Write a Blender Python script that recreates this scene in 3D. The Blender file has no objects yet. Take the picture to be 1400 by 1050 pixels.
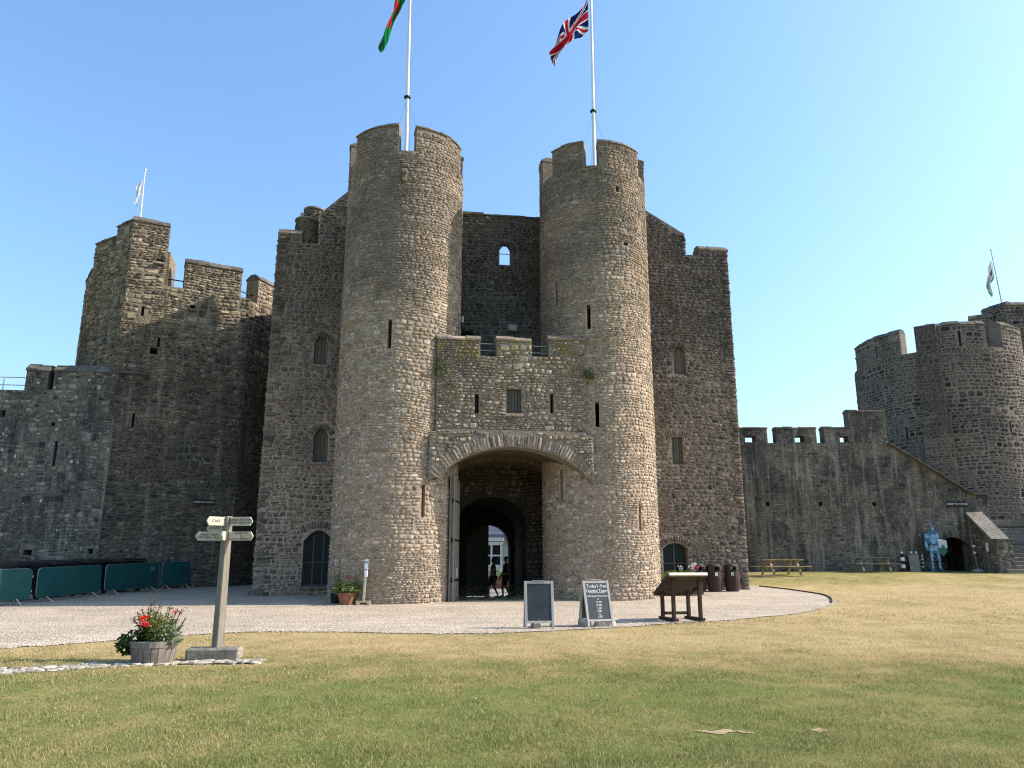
import bpy, bmesh, math, random
import numpy as np
from mathutils import Matrix, Vector
from mathutils.geometry import delaunay_2d_cdt
R = math.radians
C = bpy.context.scene.collection
scene = bpy.context.scene

# ------------------------------------------------------------------ camera, sky, sun, exposure
cam = bpy.data.objects.new('camera', bpy.data.cameras.new('camera')); C.objects.link(cam)
cam.location = (0, 0, 1.6); cam.rotation_euler = (R(103), 0, 0)
cam.data.sensor_width = 36; cam.data.lens = 1052 / 1400 * 36
cam.data.clip_start = 0.1; cam.data.clip_end = 2000
scene.camera = cam
SUN_EL, SUN_AZ = 36.0, 4.0         # azimuth counted from +X towards +Y
world = bpy.data.worlds.new('World'); scene.world = world; world.use_nodes = True
wn = world.node_tree; bg = wn.nodes['Background']
sky = wn.nodes.new('ShaderNodeTexSky'); sky.sky_type = 'NISHITA'; sky.sun_disc = False
sky.sun_elevation = R(SUN_EL); sky.sun_rotation = R(90 - SUN_AZ)
sky.air_density = 1.6; sky.dust_density = 2.0; sky.ozone_density = 8.0
wn.links.new(sky.outputs[0], bg.inputs[0]); bg.inputs[1].default_value = 0.106
sun = bpy.data.objects.new('sun', bpy.data.lights.new('sun', 'SUN')); C.objects.link(sun)
sun.data.energy = 2.8; sun.data.angle = R(0.5); sun.data.color = (1.0, 0.91, 0.80)
sd = Vector((math.cos(R(SUN_AZ)) * math.cos(R(SUN_EL)), math.sin(R(SUN_AZ)) * math.cos(R(SUN_EL)), math.sin(R(SUN_EL))))
sun.rotation_euler = sd.to_track_quat('Z', 'Y').to_euler(); sun.location = (60, 0, 60)
vs = scene.view_settings; vs.view_transform = 'Standard'; vs.look = 'None'; vs.gamma = 1; vs.use_curve_mapping = False
vs.exposure = 1.45
scene.cycles.filter_width = 1.15

# ------------------------------------------------------------------ node helpers
class NT:
    def __init__(s, name):
        s.m = bpy.data.materials.new(name); s.m.use_nodes = True
        s.t = s.m.node_tree; s.b = s.t.nodes['Principled BSDF']
        s.b.inputs['Roughness'].default_value = .9; s.b.inputs['Specular IOR Level'].default_value = .2
    def n(s, typ, **kw):
        x = s.t.nodes.new(typ)
        for k, v in kw.items(): setattr(x, k, v)
        return x
    def put(s, sock, v):
        if isinstance(v, bpy.types.NodeSocket): s.t.links.new(v, sock)
        elif isinstance(v, tuple) and len(v) == 3 and sock.type == 'RGBA': sock.default_value = v + (1,)
        else: sock.default_value = v
    def math(s, op, a, b=0., c=None, clamp=False):
        x = s.n('ShaderNodeMath', operation=op, use_clamp=clamp); s.put(x.inputs[0], a); s.put(x.inputs[1], b)
        if c is not None: s.put(x.inputs[2], c)
        return x.outputs[0]
    def mix(s, f, a, b, mode='MIX'):
        x = s.n('ShaderNodeMix', data_type='RGBA', blend_type=mode)
        s.put(x.inputs[0], f); s.put(x.inputs[6], a); s.put(x.inputs[7], b); return x.outputs[2]
    def ramp(s, f, stops, interp='LINEAR'):
        x = s.n('ShaderNodeValToRGB'); e = x.color_ramp; e.interpolation = interp
        while len(e.elements) < len(stops): e.elements.new(.5)
        for el, (p, c) in zip(e.elements, stops):
            el.position = p; el.color = (c if isinstance(c, tuple) else (c, c, c)) + (1,)
        s.put(x.inputs[0], f); return x.outputs[0]
    def pos(s):
        if not hasattr(s, '_p'): s._p = s.n('ShaderNodeNewGeometry')
        return s._p.outputs['Position']
    def rnd(s):
        s.pos(); o = s.n('ShaderNodeObjectInfo')
        return s.math('FRACT', s.math('ADD', s._p.outputs['Random Per Island'], s.math('MULTIPLY', o.outputs['Random'], 7.13)))
    def vec(s, scale, v=None):
        x = s.n('ShaderNodeVectorMath', operation='MULTIPLY'); s.put(x.inputs[0], v or s.pos()); x.inputs[1].default_value = scale
        return x.outputs[0]
    def obj(s): return s.n('ShaderNodeTexCoord').outputs['Object']
    def noise(s, scale, detail=3, rough=.55, v=None):
        x = s.n('ShaderNodeTexNoise'); s.put(x.inputs['Vector'], v or s.pos())
        x.inputs['Scale'].default_value = scale; x.inputs['Detail'].default_value = detail; x.inputs['Roughness'].default_value = rough
        return x.outputs['Fac']
    def voro(s, scale, v=None, out='Distance', feature='F1'):
        x = s.n('ShaderNodeTexVoronoi', feature=feature); s.put(x.inputs['Vector'], v or s.pos()); x.inputs['Scale'].default_value = scale
        return x.outputs[out]
    def rng(s, v, a, b, c=0., d=1.):
        x = s.n('ShaderNodeMapRange'); s.put(x.inputs[0], v)
        for i, k in enumerate((a, b, c, d)): x.inputs[i + 1].default_value = k
        return x.outputs[0]
    def xyz(s):
        x = s.n('ShaderNodeSeparateXYZ'); s.put(x.inputs[0], s.pos()); return x.outputs
    def bump(s, h, strength=.4, dist=.02):
        x = s.n('ShaderNodeBump'); s.put(x.inputs['Height'], h); x.inputs['Strength'].default_value = strength; x.inputs['Distance'].default_value = dist
        s.t.links.new(x.outputs[0], s.b.inputs['Normal'])
    def col(s, c): s.put(s.b.inputs['Base Color'], c)
    def leafy(s, c, tr=.35):
        d = s.n('ShaderNodeBsdfDiffuse'); t = s.n('ShaderNodeBsdfTranslucent'); mx = s.n('ShaderNodeMixShader')
        s.put(d.inputs[0], c); s.put(t.inputs[0], c); mx.inputs[0].default_value = tr
        s.t.links.new(d.outputs[0], mx.inputs[1]); s.t.links.new(t.outputs[0], mx.inputs[2])
        s.t.links.new(mx.outputs[0], s.t.nodes['Material Output'].inputs[0])

def simple(name, c, rough=.7, metal=0., var=.25, scale=6., spec=.3, bump=0.):
    m = NT(name); n = m.noise(scale, 4, .6, m.obj())
    lo = tuple(k * (1 - var) for k in c); hi = tuple(min(1, k * (1 + var)) for k in c)
    m.col(m.ramp(n, [(.3, lo), (.7, hi)]))
    m.b.inputs['Roughness'].default_value = rough; m.b.inputs['Metallic'].default_value = metal; m.b.inputs['Specular IOR Level'].default_value = spec
    if bump: m.bump(m.noise(scale * 6, 3, .6, m.obj()), bump, .01)
    return m.m

def wood(name, c1, c2, axis=2, rough=.8):
    m = NT(name); sc = [14., 14., 14.]; sc[axis] = 1.1
    o = m.n('ShaderNodeObjectInfo'); v = m.n('ShaderNodeVectorMath', operation='ADD')
    m.put(v.inputs[0], m.obj()); cx = m.n('ShaderNodeCombineXYZ')
    for i in range(3): m.put(cx.inputs[i], m.math('MULTIPLY', o.outputs['Random'], 13.7 + i))
    m.put(v.inputs[1], cx.outputs[0])
    g = m.noise(2.2, 5, .65, m.vec(tuple(sc), v.outputs[0]))
    m.col(m.mix(m.math('MULTIPLY', m.rnd(), .35), m.ramp(g, [(.3, c1), (.68, c2)]), tuple(k * .55 for k in c1)))
    m.b.inputs['Roughness'].default_value = rough; m.bump(g, .35, .006); return m.m

def stone_mat(name, pal, dark=(.035, .037, .04), dark_amt=(.5, .66), streak=.0, warm=None, lichen=0., yellow=0., ztint=None, mort=False, spots=0., tint=(1.05, .99, .92)):
    """pal: colours of single stones; dark: weathered patches; lichen/yellow/spots: growths and pale blotches of their own shape"""
    m = NT(name)
    r = m.noise(7., 2, .5) if mort else m.rnd()
    c = m.ramp(r, [(i / (len(pal) - 1), p) for i, p in enumerate(pal)])
    big = m.noise(.42, 5, .62)
    mask = m.ramp(big, [(dark_amt[0], 0.), (dark_amt[1], 1.)])
    if ztint:   # older, lichen-blackened masonry higher up; barbican swaps it to paint shade below
        z = m.xyz()[2]; zz = m.rng(z, ztint[0], ztint[1], -.2, .26)
        mask = m.ramp(m.math('ADD', big, zz), [(dark_amt[0], 0.), (dark_amt[1], 1.)])
    c = m.mix(m.math('MULTIPLY', mask, .84), c, m.mix(.32, dark, c))
    if not mort: c = m.mix(m.ramp(m.noise(2.1, 5, .72), [(.53, 0.), (.6, .6)]), c, m.mix(.35, dark, c))
    c = m.mix(m.ramp(m.noise(3.1, 5, .75), [(.58, 0.), (.66, .4)]), c, (.36, .335, .29))
    if warm: c = m.mix(m.ramp(m.noise(.9, 3, .6, m.vec((1, 1, .6))), [(.5, 0.), (.72, .55)]), c, warm)
    if streak:
        s1 = m.noise(1.0, 5, .7, m.vec((2.9, 2.9, .2)))
        c = m.mix(m.ramp(s1, [(.53, 0.), (.64, streak)]), c, (.25, .24, .215))
        s2 = m.noise(1.0, 4, .65, m.vec((1.9, 1.9, .25)))
        c = m.mix(m.ramp(s2, [(.38, streak), (.48, 0.)]), c, tuple(k * .8 for k in dark))
    c = m.mix(1., c, tint, 'MULTIPLY')
    fine = m.noise(14., 4, .78)
    c = m.mix(1., c, m.ramp(fine, [(.27, .40), (.5, 1.0), (.73, 1.6)]), 'MULTIPLY')
    if lichen:
        l = m.ramp(m.noise(6.5, 4, .7), [(.62, 0.), (.68, lichen)])
        c = m.mix(l, c, (.42, .40, .35))
    if spots:
        v = m.voro(2.4); k = m.math('MULTIPLY', m.ramp(m.noise(1.1, 3), [(.45, 0.), (.52, 1.)]), m.rng(m.xyz()[0], -15.2, -17.5, .12, 1.))
        c = m.mix(m.math('MULTIPLY', m.ramp(v, [(.16, spots), (.2, 0.)]), k), c, (.62, .61, .57))
    if yellow:
        k = m.ramp(m.noise(2.2, 4, .65), [(.5, 0.), (.62, yellow)])
        if True:
            z = m.xyz()[2]; k = m.math('MULTIPLY', k, m.rng(z, 7.4, 8.9))
        c = m.mix(m.math('MULTIPLY', k, .75), c, (.26, .20, .055))
    m.col(c); m.b.inputs['Roughness'].default_value = .95; m.b.inputs['Specular IOR Level'].default_value = .12
    m.bump(m.noise(26., 4, .7), .55, .03); return m.m

# ------------------------------------------------------------------ mesh and object helpers
W = {}
def link(o, parent=None, mw=None):
    mw = mw or Matrix(); C.objects.link(o)
    if parent is not None:
        o.parent = parent; o.matrix_basis = W[parent.name].inverted() @ mw
    else: o.matrix_basis = mw
    W[o.name] = mw.copy(); return o

def thing(name, label, cat, loc=(0, 0, 0), rz=0., group=None):
    o = bpy.data.objects.new(name, None); o.empty_display_size = .2
    link(o, None, Matrix.Translation(loc) @ Matrix.Rotation(rz, 4, 'Z')); tag(o, label, cat, group); return o
def tag(o, label, cat, group=None):
    o['label'] = label; o['category'] = cat
    if group: o['group'] = group
    return o
def kind(o, k): o['kind'] = k; return o

def copy_tree(o, loc=None, rz=None, label=None):
    def rec(src, par, mw):
        c = src.copy(); C.objects.link(c)
        if par is not None: c.parent = par; c.matrix_parent_inverse = src.matrix_parent_inverse
        c.matrix_basis = mw if mw is not None else src.matrix_basis
        for ch in KIDS.get(src.name, []): rec(ch, c, None)
        return c
    if not KIDS_DONE: pass
    mw = Matrix.Translation(loc) @ Matrix.Rotation(rz, 4, 'Z')
    c = rec(o, None, mw); W[c.name] = mw
    if label: c['label'] = label
    return c
KIDS, KIDS_DONE = {}, True

class MB:
    def __init__(s): s.v = []; s.f = []
    def add(s, vs, fs):
        o = len(s.v); s.v.extend([tuple(p) for p in vs]); s.f.extend([tuple(i + o for i in f) for f in fs]); return s
    def box(s, c, d, rz=0., rx=0., ry=0., M=None, taper=1.):
        x, y, z = (k / 2 for k in d)
        P = [Vector((sx * x * (taper if sz > 0 else 1), sy * y * (taper if sz > 0 else 1), sz * z)) for sz in (-1, 1) for sy in (-1, 1) for sx in (-1, 1)]
        T = M if M is not None else Matrix.Translation(c) @ Matrix.Rotation(rz, 4, 'Z') @ Matrix.Rotation(ry, 4, 'Y') @ Matrix.Rotation(rx, 4, 'X')
        return s.add([T @ p for p in P], [(0, 2, 3, 1), (4, 5, 7, 6), (0, 1, 5, 4), (2, 6, 7, 3), (0, 4, 6, 2), (1, 3, 7, 5)])
    def beam(s, a, b, w, h, up=(0, 0, 1)):
        a, b = Vector(a), Vector(b); d = (b - a); L = d.length; d.normalize()
        x = Vector(up).cross(d)
        if x.length < 1e-4: x = Vector((1, 0, 0))
        x.normalize(); y = d.cross(x)
        M = Matrix((x, y, d)).transposed().to_4x4(); M.translation = (a + b) / 2
        return s.box(None, (w, h, L), M=M)
    def tube(s, a, b, r0, r1=None, n=8, caps=True):
        r1 = r0 if r1 is None else r1; a, b = Vector(a), Vector(b); d = (b - a).normalized()
        x = d.orthogonal().normalized(); y = d.cross(x); P = []
        for p, r in ((a, r0), (b, r1)):
            P += [p + r * (math.cos(2 * math.pi * i / n) * x + math.sin(2 * math.pi * i / n) * y) for i in range(n)]
        F = [(i, (i + 1) % n, n + (i + 1) % n, n + i) for i in range(n)]
        if caps: F += [tuple(range(n - 1, -1, -1)), tuple(range(n, 2 * n))]
        return s.add(P, F)
    def path(s, pts, r, n=6):
        for a, b in zip(pts, pts[1:]): s.tube(a, b, r, r, n)
        return s
    def lathe(s, prof, n=20, c=(0, 0, 0)):
        P = [(c[0] + r * math.cos(2 * math.pi * i / n), c[1] + r * math.sin(2 * math.pi * i / n), c[2] + z) for r, z in prof for i in range(n)]
        F = [(k * n + i, k * n + (i + 1) % n, (k + 1) * n + (i + 1) % n, (k + 1) * n + i) for k in range(len(prof) - 1) for i in range(n)]
        F += [tuple(range(n - 1, -1, -1)), tuple(range((len(prof) - 1) * n, len(prof) * n))]
        return s.add(P, F)
    def extrude(s, poly, d0, d1, T):
        """poly of (x, y) in the plane of T, from depth d0 to d1 along T's z"""
        n = len(poly)
        P = [T @ Vector((x, y, d)) for d in (d0, d1) for x, y in poly]
        return s.add(P, [tuple(range(n - 1, -1, -1)), tuple(range(n, 2 * n))] + [(i, (i + 1) % n, n + (i + 1) % n, n + i) for i in range(n)])
    def build(s, name, mat, parent=None, mw=None, bevel=0., smooth=False, local=False):
        me = bpy.data.meshes.new(name); me.from_pydata(s.v, [], s.f)
        bm = bmesh.new(); bm.from_mesh(me)
        bmesh.ops.recalc_face_normals(bm, faces=bm.faces)
        if bevel:
            ed = [e for e in bm.edges if len(e.link_faces) == 2 and e.calc_face_angle(0) > .5]
            bmesh.ops.bevel(bm, geom=ed, offset=bevel, segments=1, affect='EDGES', clamp_overlap=True)
        bm.to_mesh(me); bm.free()
        me.materials.append(mat)
        if smooth: me.polygons.foreach_set('use_smooth', [True] * len(me.polygons))
        o = bpy.data.objects.new(name, me)
        if local and parent is not None: mw = W[parent.name] @ (mw or Matrix())
        link(o, parent, mw)
        if parent is not None: KIDS.setdefault(parent.name, []).append(o)
        return o
def empty_part(name, parent, mw=None):
    o = bpy.data.objects.new(name, None); link(o, parent, mw if mw else W[parent.name]); KIDS.setdefault(parent.name, []).append(o); return o

def text_part(s, size, mat, parent, mw, extrude=.002, align='CENTER', shear=0., name='lettering'):
    cu = bpy.data.curves.new('t', 'FONT'); cu.body = s; cu.size = size; cu.extrude = extrude; cu.shear = shear
    cu.align_x = align; cu.align_y = 'CENTER'; cu.resolution_u = 3
    t = bpy.data.objects.new('t', cu); C.objects.link(t)
    dg = bpy.context.evaluated_depsgraph_get(); me = bpy.data.meshes.new_from_object(t.evaluated_get(dg))
    bpy.data.objects.remove(t); me.materials.clear(); me.materials.append(mat); me.name = name
    o = bpy.data.objects.new(name, me); link(o, parent, mw); KIDS.setdefault(parent.name, []).append(o); return o

def mesh_np(name, V, faces_n, loops, mat, parent=None, mw=None):
    me = bpy.data.meshes.new(name)
    me.vertices.add(len(V)); me.vertices.foreach_set('co', np.asarray(V, np.float32).ravel())
    me.loops.add(len(loops)); me.loops.foreach_set('vertex_index', np.asarray(loops, np.int32))
    me.polygons.add(len(faces_n)); st = np.concatenate(([0], np.cumsum(faces_n)[:-1])).astype(np.int32)
    me.polygons.foreach_set('loop_start', st)
    me.update(calc_edges=True); me.materials.append(mat)
    o = bpy.data.objects.new(name, me); link(o, parent, mw)
    if parent is not None: KIDS.setdefault(parent.name, []).append(o)
    return o

# ------------------------------------------------------------------ wall surfaces: (along, height, outward) -> world
class Plane:
    def __init__(s, A, B):
        s.A = np.array(A, float); d = np.array(B, float) - s.A; s.L = float(np.hypot(*d)); s.U = d / s.L; s.N = np.array((s.U[1], -s.U[0])); s.step = None
    def at(s, u, v, d=0.):
        u, v, d = np.broadcast_arrays(np.asarray(u, float), np.asarray(v, float), np.asarray(d, float))
        return np.stack((s.A[0] + u * s.U[0] + d * s.N[0], s.A[1] + u * s.U[1] + d * s.N[1], v), -1)
    def frame(s, u):
        n = len(u); return np.tile((s.U[0], s.U[1], 0.), (n, 1)), np.tile((s.N[0], s.N[1], 0.), (n, 1))
class Cyl:
    def __init__(s, c, r, batter=0.):
        s.c = np.array(c, float); s.r = r; d = -s.c / np.hypot(*s.c); s.d = d; s.e = np.array((-d[1], d[0])); s.step = .2; s.batter = batter
    def at(s, u, v, d=0.):
        u, v, d = np.broadcast_arrays(np.asarray(u, float), np.asarray(v, float), np.asarray(d, float))
        a = u / s.r; rad = s.r + d + s.batter * np.clip(2.2 - v, 0, 2.2)
        x = (np.cos(a) * s.d[0] + np.sin(a) * s.e[0]) * rad + s.c[0]; y = (np.cos(a) * s.d[1] + np.sin(a) * s.e[1]) * rad + s.c[1]
        return np.stack((x, y, v), -1)
    def frame(s, u):
        a = np.asarray(u) / s.r; z = np.zeros_like(a)
        N = np.stack((np.cos(a) * s.d[0] + np.sin(a) * s.e[0], np.cos(a) * s.d[1] + np.sin(a) * s.e[1], z), -1)
        U = np.stack((-np.sin(a) * s.d[0] + np.cos(a) * s.e[0], -np.sin(a) * s.d[1] + np.cos(a) * s.e[1], z), -1)
        return U, N

def cuts(vals, step):
    vals = sorted(set(round(v, 4) for v in vals)); out = []
    for a, b in zip(vals, vals[1:]):
        n = max(1, int(math.ceil((b - a) / step))) if step else 1
        out += [a + (b - a) * i / n for i in range(n)]
    return out + [vals[-1]]

def shell(mb, S, us, vs_, solid, T, wrap=False):
    us = cuts(us, S.step); vs_ = cuts(vs_, None); nu, nv = len(us) - 1, len(vs_) - 1
    g = [[solid((us[i] + us[i + 1]) / 2, (vs_[j] + vs_[j + 1]) / 2) for j in range(nv)] for i in range(nu)]
    uu, vv = np.meshgrid(us, vs_, indexing='ij')
    F = S.at(uu, vv, 0.); B = S.at(uu, vv, -T); o = len(mb.v); k = (nu + 1) * (nv + 1)
    mb.v.extend(map(tuple, F.reshape(-1, 3))); mb.v.extend(map(tuple, B.reshape(-1, 3)))
    idx = lambda i, j, b=0: o + b * k + i * (nv + 1) + j
    for i in range(nu):
        for j in range(nv):
            if not g[i][j]: continue
            mb.f.append((idx(i, j), idx(i + 1, j), idx(i + 1, j + 1), idx(i, j + 1)))
            mb.f.append((idx(i, j, 1), idx(i, j + 1, 1), idx(i + 1, j + 1, 1), idx(i + 1, j, 1)))
            for di, dj, a, b in ((-1, 0, (i, j + 1), (i, j)), (1, 0, (i + 1, j), (i + 1, j + 1)), (0, -1, (i, j), (i + 1, j)), (0, 1, (i + 1, j + 1), (i, j + 1))):
                p, q = i + di, j + dj
                if wrap: p %= nu
                if not (0 <= p < nu and 0 <= q < nv) or not g[p][q]:
                    mb.f.append((idx(*a), idx(*a, 1), idx(*b, 1), idx(*b)))

def spandrel(mb, S, u0, u1, spring, top, curve, T=.35, n=10):
    """fills the corners between an arch curve (0..1 -> height) and the square head of its opening"""
    for i in range(n):
        a, b = u0 + (u1 - u0) * i / n, u0 + (u1 - u0) * (i + 1) / n
        za, zb = curve(i / n), curve((i + 1) / n)
        za, zb = min(za, top - .002), min(zb, top - .002)
        P = [S.at(a, za, .001), S.at(b, zb, .001), S.at(b, top, .001), S.at(a, top, .001), S.at(a, za, -T), S.at(b, zb, -T)]
        mb.add(P, [(0, 1, 2, 3), (0, 4, 5, 1)])
def segment(spring, rise): return lambda t: spring + rise * (1 - (2 * t - 1) ** 2) ** .75
def pointed(spring, rise): return lambda t: spring + rise * (1 - abs(2 * t - 1) ** 1.5)

def coping(S, spans, T, mat, parent, rnd, h=.17, over=.05, seg=.42, name='coping_stone'):
    out = []
    for u0, u1, z in spans:
        n = max(1, int((u1 - u0) / seg)); us = [u0 + (u1 - u0) * i / n for i in range(n + 1)]
        for a, b in zip(us, us[1:]):
            dz = rnd.uniform(-.03, .035); a2, b2 = a + .006, b - .006
            if a == u0: a2 -= .03
            if b == u1: b2 += .03
            pr = [(over, z - .004 + dz * 0), (over + rnd.uniform(-.01, .01), z + .06 + dz), (-T * .3, z + h + dz), (-T * .7, z + h + dz), (-T - over, z + .06 + dz), (-T - over, z - .004)]
            k = 3; P = []
            for i in range(k):
                u = a2 + (b2 - a2) * i / (k - 1); P += [S.at(u, v, d) for d, v in pr]
            m = len(pr)
            F = [(i * m + j, i * m + (j + 1) % m, (i + 1) * m + (j + 1) % m, (i + 1) * m + j) for i in range(k - 1) for j in range(m)]
            F += [tuple(range(m)), tuple(range((k - 1) * m, k * m))]
            mb = MB(); mb.add(P, F); out.append(mb.build(name, mat, parent))
    return out

# unit stones: irregular rounded outline, bevelled, proud face
def unit_stone(rnd, n=8):
    sq = rnd.uniform(.5, .75); out = []
    for i in range(n):
        a = 2 * math.pi * (i + .5) / n; c, s_ = math.cos(a), math.sin(a); p = .36 if sq > .6 else .5
        x = math.copysign(abs(c) ** p, c) * .5; y = math.copysign(abs(s_) ** p, s_) * .5
        out.append((x * rnd.uniform(.74, 1.03), y * rnd.uniform(.7, 1.04)))
    V = [(x, y, -.5) for x, y in out] + [(x, y, rnd.uniform(.45, .7)) for x, y in out]
    tx, ty = rnd.uniform(-.12, .12), rnd.uniform(-.15, .15)
    V += [(x * .78, y * .72, 1. + tx * x * 4 + ty * y * 4 + rnd.uniform(-.06, .06)) for x, y in out]
    F = [(i, (i + 1) % n, n + (i + 1) % n, n + i) for i in range(n)] + [(n + i, n + (i + 1) % n, 2 * n + (i + 1) % n, 2 * n + i) for i in range(n)]
    F.append(tuple(range(2 * n, 3 * n)))
    return np.array(V), F
_r = random.Random(5)
UNITS = [unit_stone(_r) for _ in range(14)]
_UM = {}
def unit_mesh(k, mat):
    if (k, mat.name) not in _UM:
        me = bpy.data.meshes.new('stone'); me.from_pydata([tuple(p) for p in UNITS[k][0]], [], UNITS[k][1]); me.materials.append(mat); _UM[(k, mat.name)] = me
    return _UM[(k, mat.name)]

class Masonry:
    """all the stones of one building; the 300 that show largest become objects, the others one stuff part per wall"""
    def __init__(s): s.rows = []   # (score, surface, part, mat, k, u, v, w, h, rot, d, inset)
    def put(s, S, part, mat, rnd, u, v, w, h, rot=0., d=None, base=0.):
        p = S.at(u, v); dist2 = float((p ** 2).sum()); U, N = S.frame(np.array([u]))
        face = max(0., -float((N[0] * p).sum()) / math.sqrt(dist2))
        if face < -.1: return
        s.rows.append((w * h * face / dist2, S, part, mat, rnd.randrange(len(UNITS)), u, v, w, h, rot, d if d else rnd.uniform(.02, .05), base))
    def lay(s, S, part, mat, rnd, u0, u1, v0, v1, ok, hh=(.09, .19), ll=(.16, .42), gap=.022, depth=(.018, .05), wob=.03, big=.05):
        """random rubble: bands broken into short patches, each with courses of its own"""
        ph = rnd.uniform(0, 6); v = v0
        wave = lambda u, v: wob * (math.sin(u * 1.7 + ph + v * .3) + .8 * math.sin(u * .63 - v * .5 + ph * 2) + .5 * math.sin(u * 3.9 + v * 1.1 + ph)) * min(1, max(0, v - v0) * 2)
        hm = (hh[0] + hh[1]) / 2; lat = [rnd.choice((.72, .85, 1., 1., 1.2, 1.5)) for _ in range(997)]
        while v < v1:
            H = rnd.uniform(2.4, 4.6) * hm; u = u0 - rnd.uniform(0, .5)
            while u < u1:
                Wd = rnd.uniform(1.6, 4.2) * ll[1]; sc_ = lat[(int((u + ph * 3) / 1.9) * 31 + int((v + ph) / 1.5) * 7) % 997]; n = max(1, int(round(H / (sc_ * rnd.uniform(hh[0] * .9, hh[1] * 1.05)))))
                cut = [rnd.uniform(.6, 1.5) for _ in range(n)]; tot = sum(cut); y = v
                for ci, c_ in enumerate(cut):
                    h = H * c_ / tot; x = u + rnd.uniform(-.07, .07); xe = u + Wd + rnd.uniform(-.07, .07)
                    while x < xe - .03:
                        w = sc_ ** .6 * rnd.uniform(*ll) * (1 if rnd.random() > .3 else .6)
                        if h > hm * 1.15: w = max(w, h * 1.1)
                        if x + w > xe - .07: w = xe - x
                        a_, b_ = max(x, u0), min(x + w, u1)
                        if b_ - a_ > .05:
                            cu = (a_ + b_) / 2; ww = b_ - a_ - gap; h2 = h - gap
                            h3 = h2 * rnd.uniform(.8, 1.04); w3 = ww * rnd.uniform(.9, 1.03)
                            if rnd.random() < big: h3 *= 1.2; w3 *= 1.08
                            cv2 = y + h / 2 + wave(cu, y) + rnd.uniform(-.01, .01); slope_ = (wave(cu + .1, y) - wave(cu - .1, y)) / .2
                            for f in (1, .72, .5):
                                p, q = w3 * f / 2, h3 * (f if f > .6 else .8) / 2; hit = None
                                for off in ((0,) if f == 1 else (w3 * (1 - f) / 2, -w3 * (1 - f) / 2)):
                                    if all(ok(cu + off + i_ * p, cv2 + j_ * q) for i_ in (-1, -.5, 0, .5, 1) for j_ in (-1, 1)): hit = off; break
                                if hit is not None:
                                    s.put(S, part, mat, rnd, cu + hit, cv2, 2 * p, 2 * q, rnd.uniform(-.07, .07) + slope_, rnd.uniform(*depth)); break
                        x += w
                    y += h
                u += Wd
            v += H
    def quoins(s, S, part, mat, rnd, u, v0, v1, side):
        """corner stones whose ends stand a little proud of the corner, so the edge is not a ruled line"""
        v = v0
        while v < v1:
            h = rnd.uniform(.1, .24); w = rnd.uniform(.2, .55); e = rnd.uniform(.0, .05)
            s.put(S, part, mat, rnd, u + side * (e - w / 2), v + h / 2, w, h - .02, rnd.uniform(-.03, .03), rnd.uniform(.03, .06)); v += h
    def ring(s, S, part, mat, rnd, uc, vc, r0, r1, a0, a1, wid=.12, sy=1.):
        """radial arch stones; angles in radians from vertical"""
        n = max(3, int(abs(a1 - a0) * (r0 + r1) / 2 / wid))
        for i in range(n):
            a = a0 + (a1 - a0) * (i + .5) / n; r = (r0 + r1) / 2; ln = (r1 - r0) * rnd.uniform(.8, 1.05)
            s.put(S, part, mat, rnd, uc + r * math.sin(a), vc + r * math.cos(a) * sy, wid * rnd.uniform(.7, .92), ln, -a + rnd.uniform(-.04, .04), rnd.uniform(.03, .055))
    def finish(s, limit=300):
        rows = sorted(s.rows, key=lambda r: -r[0]); groups = {}
        for i, r in enumerate(rows):
            _, S, part, mat, k, u, v, w, h, rot, d, base = r
            if i < limit:
                U, N = S.frame(np.array([u])); U, N = Vector(U[0]), Vector(N[0]); Z = Vector((0, 0, 1)); p = Vector(S.at(u, v, base))
                x = U * math.cos(rot) + Z * math.sin(rot); y = Z * math.cos(rot) - U * math.sin(rot)
                M = Matrix((x * w, y * h, N * d)).transposed().to_4x4(); M.translation = p
                o = bpy.data.objects.new('stone', unit_mesh(k, mat)); link(o, part, M)
            else: groups.setdefault((part.name, mat.name), []).append(r)
        for (pn, mn), rs in groups.items():
            Vs, FN, LP, off = [], [], [], 0
            byk = {}
            for r in rs: byk.setdefault((id(r[1]), r[4]), []).append(r)
            for (_, k), q in byk.items():
                S = q[0][1]; A = np.array([x[5:12] for x in q], float); U, N = S.frame(A[:, 0]); P = S.at(A[:, 0], A[:, 1], A[:, 6])
                c, sn = np.cos(A[:, 4]), np.sin(A[:, 4]); Z = np.array((0, 0, 1.))
                X = (U * c[:, None] + Z * sn[:, None]) * A[:, 2:3]; Y = (Z * c[:, None] - U * sn[:, None]) * A[:, 3:4]; D = N * A[:, 5:6]
                uv, uf = UNITS[k]; n = len(uv)
                V = P[:, None] + uv[None, :, 0:1] * X[:, None] + uv[None, :, 1:2] * Y[:, None] + uv[None, :, 2:3] * D[:, None]
                Vs.append(V.reshape(-1, 3)); fl = np.array([i for f in uf for i in f]); fn = np.array([len(f) for f in uf])
                LP.append((fl[None] + (off + n * np.arange(len(q)))[:, None]).ravel()); FN.append(np.tile(fn, len(q))); off += n * len(q)
            kind(mesh_np('rubble_stones', np.concatenate(Vs), np.concatenate(FN), np.concatenate(LP), rs[0][3], rs[0][2]), 'stuff')

def in_rects(rects, m=0.):
    return lambda u, v: any(a - m < u < b + m and c - m < v < d + m for a, b, c, d in rects)

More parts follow.
